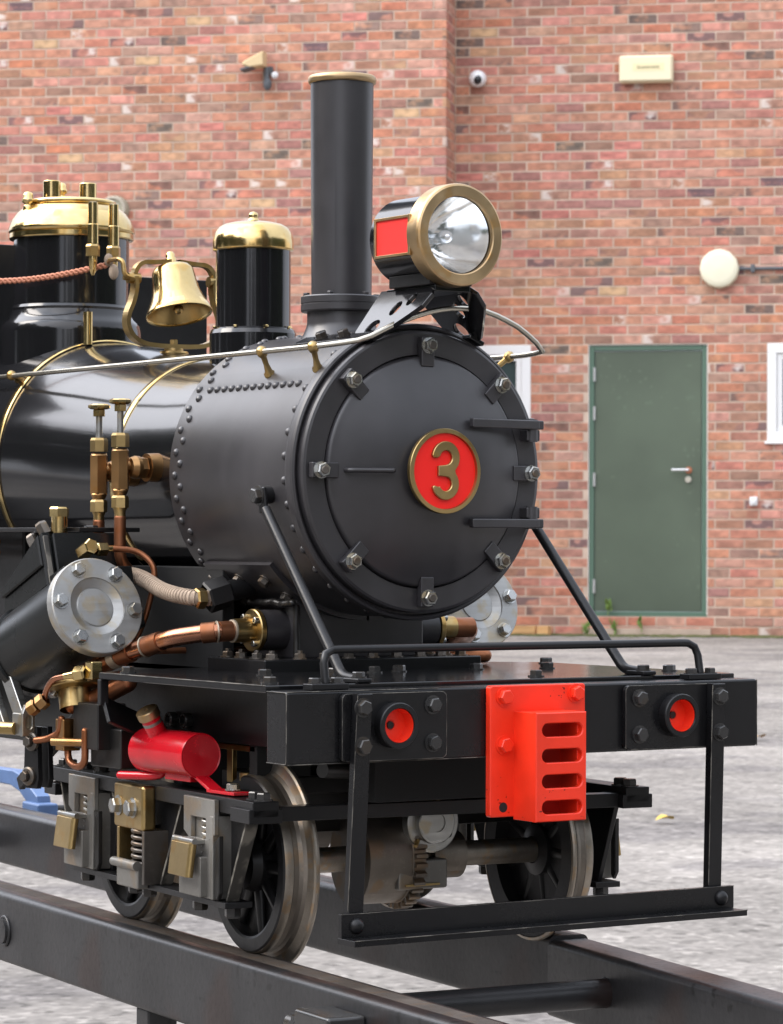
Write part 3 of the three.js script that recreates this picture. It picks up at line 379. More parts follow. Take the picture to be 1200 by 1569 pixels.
// ------------------------------------------------------------------ cylinders, one each side, sloping down to the rear
const INC = 19 * Math.PI / 180, ca = Math.cos(INC), sa = Math.sin(INC);
for (const s of [-1, 1]) {
  const c0 = V(s * 130, 240.4, -238), ax = V(0, sa, ca), up = V(0, ca, -sa), sx = V(s, 0, 0), at = (u, v, w) => c0.clone().addScaledVector(sx, u).addScaledVector(up, v).addScaledVector(ax, w).toArray();
  const cy = P('cylinder', [rod(at(0, 0, -82), at(0, 0, -7), 25.6, 25.6, 72), turned([[25.6, 0], [27, -0.6], [27, -6], [0.01, -6.4]], at(0, 0, -82), ax.toArray(), 64), place(box(-80, 0, -9, 9, -16, 16, 2), ax.toArray(), up.toArray(), at(-20, 0, -12))], M.cylinder, s < 0 ? 'black inclined cylinder with a bright steel end cover' : null);
  const cv = P('cylinder_cover', turned([[25, -7.6], [28, -7], [28.2, -6.4], [28.2, -0.6], [27.6, 0], [16.8, 0], [16.4, -0.8], [11.4, -3.2], [10.8, -2.6], [0.01, -2.4]], c0.toArray(), ax.toArray(), 96), M.cover, null, cy);
  for (let k = 0; k < 6; k++) { const a = k * Math.PI / 3 + 0.13; P('cover_bolt', bolt(at(23 * Math.cos(a), 23 * Math.sin(a), 0), ax.toArray(), 3.7, 3.4), M.zinc, null, cy); }
  // steam chest: level top, sloping faces
  const prof = [[-207, 281], [-170, 281], [-186, 232], [-330, 182], [-336, 248], [-289, 281]];
  const z0 = [[-289, 281.4], [-278, 250], [-330, 231], [-336, 246.5]], chest = (pts, w) => plate(shape(pts), w, 0.8).rotateY(-Math.PI / 2);
  const ch = P('steam_chest', [chest([[-289, 281.4], [-279, 252], [-336, 231.4], [-336, 247], [-289.5, 281.4]].slice(0, 4), 6).translate(s < 0 ? -134 : 140, 0, 0), chest([[-286, 281.2], [-277, 254], [-331, 234], [-335, 246.4]], 42).translate(s < 0 ? -92 : 134, 0, 0), place(box(-22, 22, 16, 29, -78, -16, 1), [1, 0, 0], up.toArray(), [s * 117, c0.y, c0.z])], M.cylinder, null, cy);
  if (s < 0) {
    P('chest_plate', [chest([[-289.5, 280], [-279, 251], [-330, 231.6], [-336, 246.6]], 5).translate(-135.5, 0, 0), chest([[-289.2, 279.6], [-283, 262.5], [-334.2, 242.6], [-336, 246.4]], 2).translate(-140.6, 0, 0)], M.cylinder, null, ch);
    P('chest_edge', place(box(-1.6, 1.6, -15.6, 14.2, -1, 1, 0.5), [1, 0, 0], up.toArray(), [-137.6, 266, -283.8]), M.edge, null, ch);
    P('oil_cup', [turned([[4.8, 281], [4.8, 291], [5.2, 291.4]], [-121, 0, -303], [0, 1, 0], 24), hex([-121, 290.6, -303], [0, 1, 0], 5.9, 5.6, 0.4)], M.brass, null, ch);
    for (const [x, y, z] of [[-124, 281.4, -318], [-104, 281.4, -296]]) P('bolt', bolt([x, y, z], [0, 1, 0], 4.2, 3.6), M.bolt, null, ch);
    for (const [y, z] of [[283, -306], [276, -318]]) P('bolt', hex([-128, y - 3, z], [-0.2, 0.8, -0.5], 4, 8), M.darksteel, null, ch);
    const e = P('drain_elbow', [hexBody([[4.6, -5], [4.6, 6.6], [3.9, 7.4], [0, 7.4]], [-124.6, 271.6, -262], [0, 0.35, 1], 0.2), rod([-124, 271.6, -262], [-112, 272.2, -264], 2.6)], M.brass, null, cy);
    P('pipe_nut', [hexBody([[3.4, 0], [4.2, 0.8], [4.2, 6.6], [3.2, 7.4], [0, 7.4]], [-118.5, 271.8, -262.6], [1, 0.03, -0.1], 0.2), rod([-111.4, 272, -263.4], [-104.5, 272.2, -264], 2, 1.7)], M.brass, null, cy);
    P('drain_pipe', tube([[-108, 272.1, -263.7], [-92, 271.4, -261], [-85, 262, -252], [-88, 236, -256], [-100, 205, -262]], 1.75, 12), M.browncopper, null, cy);
  }
}
{ // pipework low on the near side
  P('running_board', [box(-116, -76, 281.8, 284.4, -640, -288, 0.5)], M.frame);
  for (const y of [276, 269]) P('side_pipe', rod([-104, y, -640], [-104, y, -420], 2.6), M.browncopper);
  const lag = [[-71, 245, -205], [-84, 244.6, -205], [-89, 246, -219], [-89, 248.8, -240], [-89, 256, -262], [-88, 258.6, -300]];
  const lp = P('lagged_pipe', tube(lag, 4.1, 12, 18), M.lagging, 'pipe wrapped in fawn lagging cord');
  const pts = new Poly(pathPts(lag, 12)); for (let k = 2; k < 46; k++) { const t = k / 48, p = pts.getPoint(t), q = pts.getPoint(t + 0.01); const g = new THREE.TorusGeometry(4.1, 0.62, 6, 18); g.applyQuaternion(new THREE.Quaternion().setFromUnitVectors(V(0, 0, 1), q.sub(p).normalize())).translate(p.x, p.y, p.z); lp.userData.w = undefined; P('cord_turn', g, M.lagging, null, lp); }
  delete lp.userData.w;
  P('pipe_union', [hexBody([[5, 0], [6, 1], [6, 5.4], [5, 6], [0, 6]], [-86, 244.6, -205], [1, 0, 0.1], 0.2)], M.oldbrass);
  P('union_block', [hexBody([[8, 0], [9.2, 1], [9.2, 13], [8, 14], [0, 14]], [-79, 244.8, -205], [0.86, 0.25, 0.1], 0.4), rod([-70, 247, -205], [-50, 252, -205], 6)], M.frame);
  // exhaust pipe, copper with soldered fittings
  const ex = [[-58, 227, -184], [-86, 226.6, -184.5], [-100, 223, -205], [-113, 212, -243], [-121, 201, -272], [-124, 193, -290]];
  const xp = P('exhaust_pipe', tube(ex, 5.0, 8, 20), M.copper);
  const cw = new Poly(pathPts(ex, 8)); const sl = (t0, t1, r, m, n = 'pipe_sleeve') => { const a = cw.getPoint(t0), b = cw.getPoint(t1); P(n, turned([[5, 0], [r, 0.3], [r, a.distanceTo(b) - 0.3], [5, a.distanceTo(b)]], a.toArray(), b.clone().sub(a).toArray(), 28), m, null, xp); };
  sl(0.10, 0.115, 6.4, M.solder, 'solder_joint'); sl(0.115, 0.17, 5.7, M.browncopper); sl(0.17, 0.178, 6.1, M.solder, 'solder_joint'); sl(0.178, 0.235, 5.8, M.browncopper); sl(0.42, 0.5, 5.9, M.browncopper); sl(0.5, 0.51, 6.2, M.solder, 'solder_joint'); sl(0.58, 0.65, 5.9, M.browncopper); sl(0.65, 0.69, 6.0, M.solder, 'solder_joint'); sl(0.69, 0.76, 5.9, M.browncopper);
  for (const s of [-1, 1]) {
    const f = P('pipe_flange', [turned([[6.6, 15], [6.8, 3.6], [11.4, 3.4], [12, 2.8], [12, 0.3], [11.6, 0], [5, 0]], [s * 58.6, 227, -184], [s, 0, 0], 48)], M.oldbrass);
    for (let k = 0; k < 4; k++) { const a = k * Math.PI / 2 + 0.9; P('flange_screw', [turned([[1.9, 0], [1.9, 2.4], [1.6, 2.7], [1.1, 2.7], [1.0, 1.4], [0.01, 1.4]], [s * 62, 227 + 9.2 * Math.cos(a), -184 + 9.2 * Math.sin(a)], [s, 0, 0], 16)], M.zinc, null, f); }
  }
  const xr = P('exhaust_pipe', tube([[58, 227, -184], [86, 226.6, -184.5], [100, 223, -205], [113, 212, -243], [124, 193, -290]], 5, 14, 20), M.browncopper);
  P('pipe_sleeve', turned([[5, 0], [5.9, 0.4], [5.9, 13], [5, 13.4]], [74, 226.8, -184.2], [1, 0, 0], 28), M.browncopper, null, xr); P('solder_joint', turned([[5, 0], [6.4, 0.2], [6.4, 1.6], [5, 2]], [72, 226.8, -184.2], [1, 0, 0], 28), M.solder, null, xr);
  P('cross_pipe', rod([-96, 213.5, -262], [60, 213.5, -250], 1.9), M.browncopper);
  P('steam_pipe', [tube([[30, 210, -232], [105, 209.6, -196]], 4.2, 8), rod([84, 209.8, -206], [97, 209.7, -199.5], 5, 5, 24)], M.browncopper);
  // exhaust flange, drain cock and linkage under the cylinder
  const fl = P('exhaust_flange', [turned([[9, -13], [9.4, -2], [15.4, -1.6], [16, -1], [16, 2], [15.4, 2.6], [7, 2.6]], [-132, 193.6, -262], [0.1, ca, -sa], 40)], M.oldbrass);
  P('flange_nut', hex([-141, 190, -270], [-0.5, 0.2, 0.6], 3, 6), M.zinc, null, fl);
  P('exhaust_elbow', tube([[-132, 184, -262], [-124, 186, -256], [-112, 197, -236]], 5.6, 10), M.browncopper, null, fl);
  const dc = P('drain_cock', [box(-141, -134, 199.6, 209.6, -232, -224, 0.8), hexBody([[3.4, 0], [4.6, 1], [4.6, 6.6], [3.6, 7.6], [0, 7.6]], [-140, 203, -232], [-0.5, -0.12, -0.86], 0.3), rod([-143.8, 202.1, -238.6], [-147, 201, -245], 2.4, 1.8)], M.brass);
  P('drain_tube', tube([[-146, 201.2, -243], [-149, 199, -256], [-149, 192, -264], [-148, 186, -268]], 1.7, 6), M.copper, null, dc);
  P('drain_nut', [hexBody([[3.6, 0], [4.6, 1], [4.6, 5], [3.6, 6], [0, 6]], [-148, 187.4, -266], [-0.4, -0.55, -0.6], 0.2), hexBody([[3.6, 0], [4.4, 1], [4.4, 5], [3.6, 6], [0, 6]], [-150.6, 183.6, -272], [-0.4, -0.5, -0.7], 0.2)], M.bronze, null, dc);
  P('drain_tube', tube([[-140, 176, -262], [-140, 168, -264], [-143, 164, -274], [-146, 163, -282]], 2, 5), M.browncopper, null, dc);
  P('drain_loop', tube([[-136, 168, -262], [-136, 152, -262], [-136, 149, -250], [-136, 152, -241], [-136, 170, -241]], 2.1, 8), M.browncopper, null, dc);
  P('cock_bracket', [box(-141, -130, 158, 176, -268, -258, 0.8), rod([-146, 163.4, -262], [-128, 163.4, -238], 2.4)], M.bronze, null, dc);
  P('valve_block', [box(-136, -118, 160, 186, -256, -226, 1), box(-128, -100, 150, 172, -250, -214, 1)], M.oily);
  const dn = V(0, -30, 24).normalize(), sd = [0, 24, 30];
  const lk = P('slide_bar', place(box(-5.2, 5.2, -26, 17, -2.6, 2.6, 0.8), sd, dn.toArray(), [-147, 187, -306]), M.steel);
  P('slide_bar', place(box(-4.4, 4.4, -26, 15, -2.4, 2.4, 0.8), sd, dn.toArray(), [-150, 180, -323]), M.steel);
  P('lever_end', [plate(shape([[-151.6, 165], [-143.6, 165], [-143.6, 178], [-145.4, 183], [-149.6, 183], [-151.6, 178]], [slot(-4, 4, 0, 1.9)].map((h) => h.getPoints(6).map((p) => [-147.4 + p.y, 173 + p.x]))), 3, 0.4).translate(0, 0, -291), box(-151.4, -143.8, 165.2, 178, -302, -291, 0.8)], M.steel, null, lk);
  P('slotted_pin', [rod([-162, 169, -322], [-151, 169, -298], 3.6, 3.6), rod([-166, 169, -332], [-160, 169, -318], 5)], M.oldbrass, null, lk);
  P('motion_frame', place(box(-4, 4, -60, 34, -2, 2, 0.8), [0, 0.86, -0.5], [0, 0.5, 0.86], [-128, 164, -286]), M.frame);
  const hg = P('link_hanger', [place(plate(shape([[-5, -15], [5, -15], [6.4, -10], [5, 20], [-5, 20], [-6.4, -10]]), 4, 0.4), [0.25, 0, 0.97], [0, 1, 0], [-141, 150, -292]), place(plate(shape([[-5, -15], [5, -15], [6.4, -10], [5, 20], [-5, 20], [-6.4, -10]]), 4, 0.4), [0.25, 0, 0.97], [0, 1, 0], [-132, 150, -296])], M.frame);
  for (const [y, z] of [[162, -288], [142, -292]]) P('hanger_pin', [turned([[5.4, 0], [5.4, 1.6], [4.4, 2.2], [3, 2.4]], [-145, y, z], [-0.97, 0, 0.25], 24), hex([-147.4, y, z], [-0.97, 0, 0.25], 3.2, 2.6)], M.darksteel, null, hg);
}
// ------------------------------------------------------------------ leading bogie (own axes: s across, y up, t forward from the front axle)
const G = (name, g, m, label, parent = loco) => part(parent, name, bog(Array.isArray(g) ? J(g) : g), m, label);
const WY = 104;
for (const t of [0, -168]) for (const s of [-1, 1]) {
  const at = [s > 0 ? -14 : 0, WY, t], D = [s, 0, 0];
  const G = (name, g, m, label, parent) => { let q = Array.isArray(g) ? J(g) : g; if (s > 0) q = q.translate(0, -WY, -t).scale(1, 0.955, 0.955).translate(0, WY, t); return part(parent ?? loco, name, bog(q), m, label); };
  const wh = G('wheel', [turned([[38.6, 92], [38.6, 101.5], [40, 102], [46.2, 102], [47.2, 101.2]], at, D, 72), turned([[8, 88], [15, 90], [15, 99], [13, 104], [8, 104.6], [0.01, 104.6]], at, D, 40)], M.frame);
  G('tyre', turned([[47.9, 96.6], [47.6, 96.2], [47.6, 93.4], [48.6, 91.4], [50.2, 89.8]], at, D, 96), M.tyre, null, wh); G('tread', lathe([[47.2, 101.2], [47.7, 100], [47.95, 98], [47.9, 96.6]], at, D, 96), M.flange, null, wh); G('flange', [lathe([[50.2, 89.8], [52.6, 88.9], [55.2, 88.5]], at, D, 96), turned([[55.2, 88.5], [56.4, 87.8], [56.6, 86.6], [56, 85.4], [54.4, 85]], at, D, 96)].map((g) => (s > 0 ? g.translate(0, -WY, -t).scale(1, 0.94, 0.94).translate(0, WY, t) : g)), M.flange, null, wh); G('wheel_web', [turned([[8, 93], [39.6, 93.4]], at, D, 64), turned([[38.6, 92], [39, 85.4], [50.6, 85.1]], at, D, 72)], M.frame, null, wh);
  for (let k = 0; k < 9; k++) { const a = k / 9 * Math.PI * 2 + t * 0.01 + 0.2, g = new THREE.CylinderGeometry(2.2, 3.2, 27, 10).scale(1, 1, 1.3).translate(0, 26, 0).rotateX(a).translate(at[0] + s * 95, WY, t); G('spoke', g, M.frame, null, wh); }
}
for (const t of [0, -168]) {
  const ax = G('axle', rod([-100, WY, t], [86, WY, t], 7), M.flange);
  const gr = G('axle_gear', [rod([-40, WY, t], [-14, WY, t], 25, 25, 56), turned([[25, 0], [25.4, 0.4], [25.4, 7.6], [10, 8]], [-14, WY, t], [1, 0, 0], 56), rod([6, WY, t], [26, WY, t], 13, 13, 36)], t ? M.darksteel : M.tyre, null, ax);
  for (let k = 0; k < 34; k++) { const a = k / 34 * Math.PI * 2; G('gear_tooth', plate(shape([[-1.7, 24.4], [1.7, 24.4], [0.9, 28.6], [-0.9, 28.6]]), 7, 0.25).rotateY(Math.PI / 2).rotateX(a).translate(-13.6, WY, t), t ? M.darksteel : M.tyre, null, ax); }
}
{ // drive pinion and gear case in front of the axle
  const pn = P('drive_pinion', [turned([[16.2, -6], [16.6, -5.6], [16.6, -0.4], [16, 0], [11.8, 0], [11.6, 3.4], [11, 4], [5.2, 4], [5.1, 3.4], [0.01, 3.4]], [-1, 124.4, -92], [0, 0, 1], 56), rod([-1, 124.4, -150], [-1, 124.4, -97], 8)], M.steel);
  for (let k = 0; k < 16; k++) { const a = k / 16 * Math.PI * 2; P('gear_tooth', plate(shape([[-2.7, 15], [2.7, 15], [1.3, 23], [-1.3, 23]]), 12, 0.3).rotateZ(a).translate(-1, 124.4, -124), M.greysteel, null, pn); }
  P('pinion_hole', turned([[2.2, 0], [0.01, 0]], [9, 117.6, -91.9], [0, 0, 1], 16), M.black, null, pn);
  P('pinion_key', rod([-11, 115, -92], [-14, 112, -90], 1.2), M.oldbrass, null, pn);
  P('gear_case', box(-22, 10, 88, 104, -112, -94, 1.5), M.greysteel); P('gear_housing', box(-12, 12, 138, 158, -150, -100, 2), M.oily);
  P('case_label', box(-18, 4, 90, 91.2, -94.2, -92.6, 0.3), M.oldbrass);
  P('bogie_bolster', [box(-70, 70, 140, 150, -170, -120, 1), box(-16, 16, 150, 172, -150, -110, 2), rod([-92, 158, -60], [-14, 152, -86], 4), box(-90, 90, 118, 152, -168, -132, 1)], M.oily);
  P('drag_link', [rod([-18, 150, -84], [-6, 150, -80], 5.2), turned([[7, 0], [7, 3], [3, 3.4], [3, 8]], [-12, 140, -82], [0, 1, 0], 24)], M.oldbrass);
}
for (const s of [-1, 1]) { // side frames
  const G = (name, g, m, label, parent) => part(parent ?? loco, name, bog((Array.isArray(g) ? J(g) : g).translate(s > 0 ? -14 : 0, 0, 0)), m, label);
  const k = (a, b) => [Math.min(s * a, s * b), Math.max(s * a, s * b)], sb = (a, b, ...r) => box(...k(a, b), ...r);
  const f = G('bogie_side_frame', [sb(112, 127, 134, 142.5, -230, 62, 0.6), sb(112, 128, 84.2, 87.4, -194, 30, 0.4)], M.frame);
  const trap = (pts) => { const g = plate(shape(pts), 3, 0.3).rotateY(-Math.PI / 2); return g.translate(s * 118 + 1.5, 0, 0); };
  G('hornplate', trap([[-34, 134], [44, 134], [24, 87], [-22, 87]]), M.frame, null, f); G('hornplate', trap([[-204, 134], [-134, 134], [-146, 87], [-190, 87]]), M.frame, null, f);
  G('frame_stay', trap([[-132, 134], [-40, 134], [-66, 87], [-108, 87]]), s < 0 ? M.frame : M.frame, null, f);
  const edge = (t0, y0, t1, y1) => G('stay_edge', place(box(-0.9, 0.9, -Math.hypot(t1 - t0, y1 - y0) / 2, Math.hypot(t1 - t0, y1 - y0) / 2, -3.5, 3.5, 0.3), [0, y1 - y0 ? -(t1 - t0) * 0 : 0, 1].map((v, i) => (i === 1 ? -(t1 - t0) : i === 2 ? (y1 - y0) : 0)), [0, y1 - y0, t1 - t0], [s * 122, (y0 + y1) / 2, (t0 + t1) / 2]), M.edge, null, f);
  if (s < 0) { edge(-132, 134, -110, 88); edge(-34, 134, -62, 88); edge(52, 134, 26, 88); edge(-212, 134, -197, 100); }
  for (const t of [0, -168]) { // sprung axlebox with a brass flap lid
    const q = (a) => s * a, gp = (pts, holes, w, at) => plate(shape(pts, holes), w, 0.4).rotateY(-Math.PI / 2).translate(at, 0, t);
    const o = s < 0 ? -130 : 124, ab = G('axlebox', [gp([[-20, 140.5], [20, 140.5], [20, 122], [14, 119], [14, 88], [-14, 88], [-14, 119], [-20, 122]], [[[-10.5, 130], [-10.5, 119], [9, 119], [9, 130]]], 3, s < 0 ? -127 : 130), sb(127.4, 134, 88.6, 110, t - 17, t + 11, 0.7), sb(118, 127, 87.5, 134, t - 13, t + 13, 0.5)], M.greysteel);
    G('axlebox_spring', coil([q(126), 110, t + 5], 3.4, 0.9, 20, 6), M.steel, null, ab);
    G('lid_hinge', [rod([q(136), 118, t - 18], [q(136), 118, t + 9], 1.7), sb(128, 136, 116.6, 118.8, t - 16, t + 8, 0.4)], M.steel, null, ab);
    const lid = box(-13, 10.5, -18, 0, -1.2, 1.2, 0.7); const rs = new THREE.CylinderGeometry(2.2, 2.2, 17.6, 16).translate(10.4, -9, -1); 
    G('lid_flap', J(lid, rs).rotateY(s < 0 ? -Math.PI / 2 : Math.PI / 2).rotateZ(s * 0.13).translate(q(137.6), 117, t - 3), M.oldbrass, null, ab);
    G('horn_guide', [gp([[20.5, 119], [25.5, 122], [25.5, 92], [22.5, 88], [20.5, 90]], [], 2.6, s < 0 ? -127 : 130)], M.oily, null, ab);
    G('guide_strip', [sb(119, 130.4, 88, 132, t + 15, t + 19, 0.6)], M.greysteel, null, ab);
  }
  { // middle equaliser spring
    const ps = G('spring_pocket', [sb(126, 134.5, 116.8, 141.8, -108, -66, 2.2)], M.oldbrass, 'brass spring pocket with two hex bolts');
    for (const t of [-100, -79]) G('bolt', bolt([s * 134.4, 129, t], [s, 0, 0], 4.6, 4.2), M.zinc, null, ps);
    G('coil_spring', coil([s * 127, 97, -80], 6.6, 1.35, 21, 6), M.darksteel, null, ps);
    G('spring_guide', sb(119, 134, 87.5, 117, -104, -101, 0.4), M.oldbrass, null, ps); G('spring_guide', sb(119, 134, 87.5, 117, -68, -65, 0.4), M.darksteel, null, ps);
    G('spring_cup', [sb(128, 135, 84.5, 97, -102, -72, 1), rod([s * 135, 97.4, -106], [s * 135, 97.4, -72], 2.6)], M.greysteel, null, ps);
  }
  for (const t of [-224, -214, -190, -166, 46, 56]) G('bolt', bolt([s * 118, 142.5, t], [0, 1, 0], 4, 3.6), M.bolt, null, f);
  for (const t of [-182, -110, -90, -20, 22]) G('bolt', hex([s * 120, 84.3, t], [0, -1, 0], 4.4, 6, 0.2), M.bolt, null, f);
  G('frame_block', sb(110, 129, 131, 138.6, 38, 62, 0.6), M.frame, null, f); G('frame_block', sb(110, 129, 126, 133, -230, -212, 0.6), M.frame, null, f);
}
G('bogie_cross_bar', [box(-126, 113, 131.4, 139, 46, 57, 0.5), box(-112, 98, 134, 142, -228, -216, 0.5)], M.frame);
{ // red oil can on its bracket
  const y = 161.5, x = -118, can = P('oil_can', [turned([[0.01, 0.6], [11.8, 0], [12.3, 1], [12.3, 60], [12, 60.6], [11.4, 60.2], [0.01, 59.6]], [x, y, -202], [0, 0, 1], 56)], M.crimson, 'red cylindrical oil tank with a brass filler cap');
  const a = V(x - 2, y + 5, -181), d = V(-0.5, 0.85, 0.08).normalize(), b = a.clone().addScaledVector(d, 16.5);
  P('filler_neck', rod(a, b, 5.3, 5.3, 32), M.crimson, null, can); P('neck_band', turned([[5.3, 12.4], [5.45, 12.5], [5.45, 14.2], [5.3, 14.3]], a.toArray(), d.toArray(), 32), M.greysteel, null, can);
  P('filler_cap', turned([[6.2, 0], [6.4, 0.4], [6.4, 4.2], [6, 4.8], [0.9, 4.8], [0.8, 4], [0.01, 4]], b.toArray(), d.toArray(), 40), M.lampbrass, null, can);
  P('can_bracket', [box(-121, -113, 147, 150, -176, -148, 0.5), place(box(-4, 4, -12, 12, -1, 1, 0.5), [1, 0, 0], [0, -0.35, 0.9], [-117, 147.4, -136]), box(-123, -113, 143.2, 145, -127, -98, 0.4)], M.crimson, null, can);
  P('can_pipe', tube([[-128, 147, -214], [-120, 147.5, -192], [-116, 149, -187], [-116, 153, -187]], 2.3, 4), M.crimson, null, can);
  P('bolt', bolt([-117.5, 145.4, -108], [0, 1, 0], 3.6, 3), M.zinc, null, can);
}
P('bracket_angle', [box(-96, -84, 163.6, 167, -168, -122, 0.5), box(-96, -93, 146, 164, -152, -146, 0.4), rod([-94, 148, -134], [-94, 152, -134], 4)], M.oldbrass, 'brass angle bracket behind the oil tank');
// ------------------------------------------------------------------ the raised track
const track = thing('track_stand', 'raised black steel track of two box beams joined by round tubes, under the locomotive', 'raised track');
track.position.y = 0.462 + RAIL / 1000;
const T = (name, g, m, parent = track) => part(parent, name, bog(Array.isArray(g) ? J(g) : g), m);
const TOP = 56.4;
{
  const bar = (pts, h, w, y1) => { // hollow box section with rounded edges along a polyline in plan
    const r = 4, prof = []; const pr = rounded(-w / 2, w / 2, y1 - h, y1, r).getPoints(5), pos = [];
    const cs = pts.map(([s, t], i) => { const a = pts[Math.max(0, i - 1)], b = pts[Math.min(pts.length - 1, i + 1)], d = new THREE.Vector2(b[0] - a[0], b[1] - a[1]).normalize(); return pr.map((p) => V(s + d.y * p.x, p.y, t - d.x * p.x)); });
    const idx = [], P2 = []; cs.forEach((c) => c.forEach((v) => P2.push(v.x, v.y, v.z))); const n = pr.length;
    for (let i = 0; i + 1 < cs.length; i++) for (let k = 0; k < n - 1; k++) { const a = i * n + k, b = a + 1, c = a + n, d = c + 1; idx.push(a, b, c, b, d, c); }
    for (const i of [0, cs.length - 1]) for (let k = 1; k < n - 1; k++) idx.push(i * n, i * n + k, i * n + k + 1);
    const g = new THREE.BufferGeometry(); g.setAttribute('position', new THREE.Float32BufferAttribute(P2, 3)); g.setIndex(idx); const o = g.toNonIndexed(); o.computeVertexNormals(); return o;
  };
  const near = T('beam', bar([[-106, -1600], [-106, 275]], 44, 26, TOP), M.rail), far = T('beam', bar([[99, -1600], [92, -400], [86.5, 20]], 44, 25, TOP + 1.4), M.rail);
  T('beam', bar([[86.6, 18], [61, 290], [40, 480]], 43, 25, TOP - 0.6), M.rail);
  T('worn_rail_top', bar([[-104.4, -1600], [-104.4, 274]], 9, 19, TOP + 0.05), M.railtop, near);
  T('worn_rail_top', bar([[98, -1600], [91, -400], [85.5, 19]], 9, 18, TOP + 1.45), M.railtop, far);
  T('tie_tube', rod([-94, 36, 92], [72, 36, 92], 7.8, 7.8, 40), M.rail); T('tie_tube', rod([-94, 34, -900], [82, 34, -900], 10, 10, 40), M.rail);
  T('weld', new THREE.TorusGeometry(8, 1.1, 8, 32).rotateY(Math.PI / 2).translate(68, 36, 92), M.rail);
  const jb = T('joint_bolt', [hexBody([[10, 0], [11, 1], [11, 17], [10, 18], [0, 18]], [-120, 36, 140], [-0.3, 0.05, 0.1], 0.3), box(-140, -119, 26, 48, 138, 176, 2), hexBody([[8, 0], [9, 1], [9, 8], [8, 9], [0, 9]], [-130, 37, 137], [0, 0, -1], 0.2), rod([-130, 37, 132], [-130, 37, 116], 5)], M.bolt);
  T('end_cap', [turned([[8, 0], [7.6, 3], [0.01, 3.4]], [-119, 33, -322], [-1, 0, 0], 32), new THREE.TorusGeometry(8.6, 1.3, 8, 32).rotateY(Math.PI / 2).translate(-119.4, 33, -322)], M.rail, near);
  const leg = (s, t) => T('leg', [box(s - 9, s + 9, RAIL - 519 + 6, 12.6, t - 9, t + 9, 1.5), box(s - 40, s + 40, RAIL - 519 + 0.6, RAIL - 519 + 6.4, t - 40, t + 40, 1)], M.rail);
  leg(-106, -112); leg(74, 170); leg(-106, -1400); leg(98, -1400);
}
// ------------------------------------------------------------------ ground
const GR = rng(99);
const asphalt = tex(1024, 1024, (x, y) => {
  const a = fbm(x, y, 3, 5, 71), b = fbm(x, y, 40, 4, 75), st = fbm(x, y, 180, 2, 79), k = smooth(0.5, 0.68, fbm(x, y, 8, 4, 83)), v = 176 + 60 * (a - 0.5) + 44 * (b - 0.5) + 50 * (st - 0.5) - 26 * k + 34 * smooth(0.68, 0.76, fbm(x, y, 120, 2, 91)) - 36 * smooth(0.70, 0.78, fbm(x, y, 110, 2, 95));
  return [v + 3, v, v - 3 + 3 * k];
}, true);
const asphaltBump = tex(1024, 1024, (x, y) => { const v = 128 + 150 * (fbm(x, y, 180, 3, 79) - 0.5) + 60 * (fbm(x, y, 20, 4, 75) - 0.5); return [v, v, v]; });
{
  const g = new THREE.PlaneGeometry(160, 160).rotateX(-Math.PI / 2), uv = g.attributes.uv, p = g.attributes.position;
  for (let i = 0; i < uv.count; i++) uv.setXY(i, p.getX(i) / 2.6, p.getZ(i) / 2.6);
  const m = new THREE.Mesh(g, mat({ name: 'weathered_asphalt', color: C(0.42, 0.40, 0.375), map: asphalt, roughness: 0.95, bumpMap: asphaltBump, bumpScale: 0.006 }));
  m.name = 'ground'; m.receiveShadow = true; tag(m, null, null, null, 'structure'); scene.add(m);
}
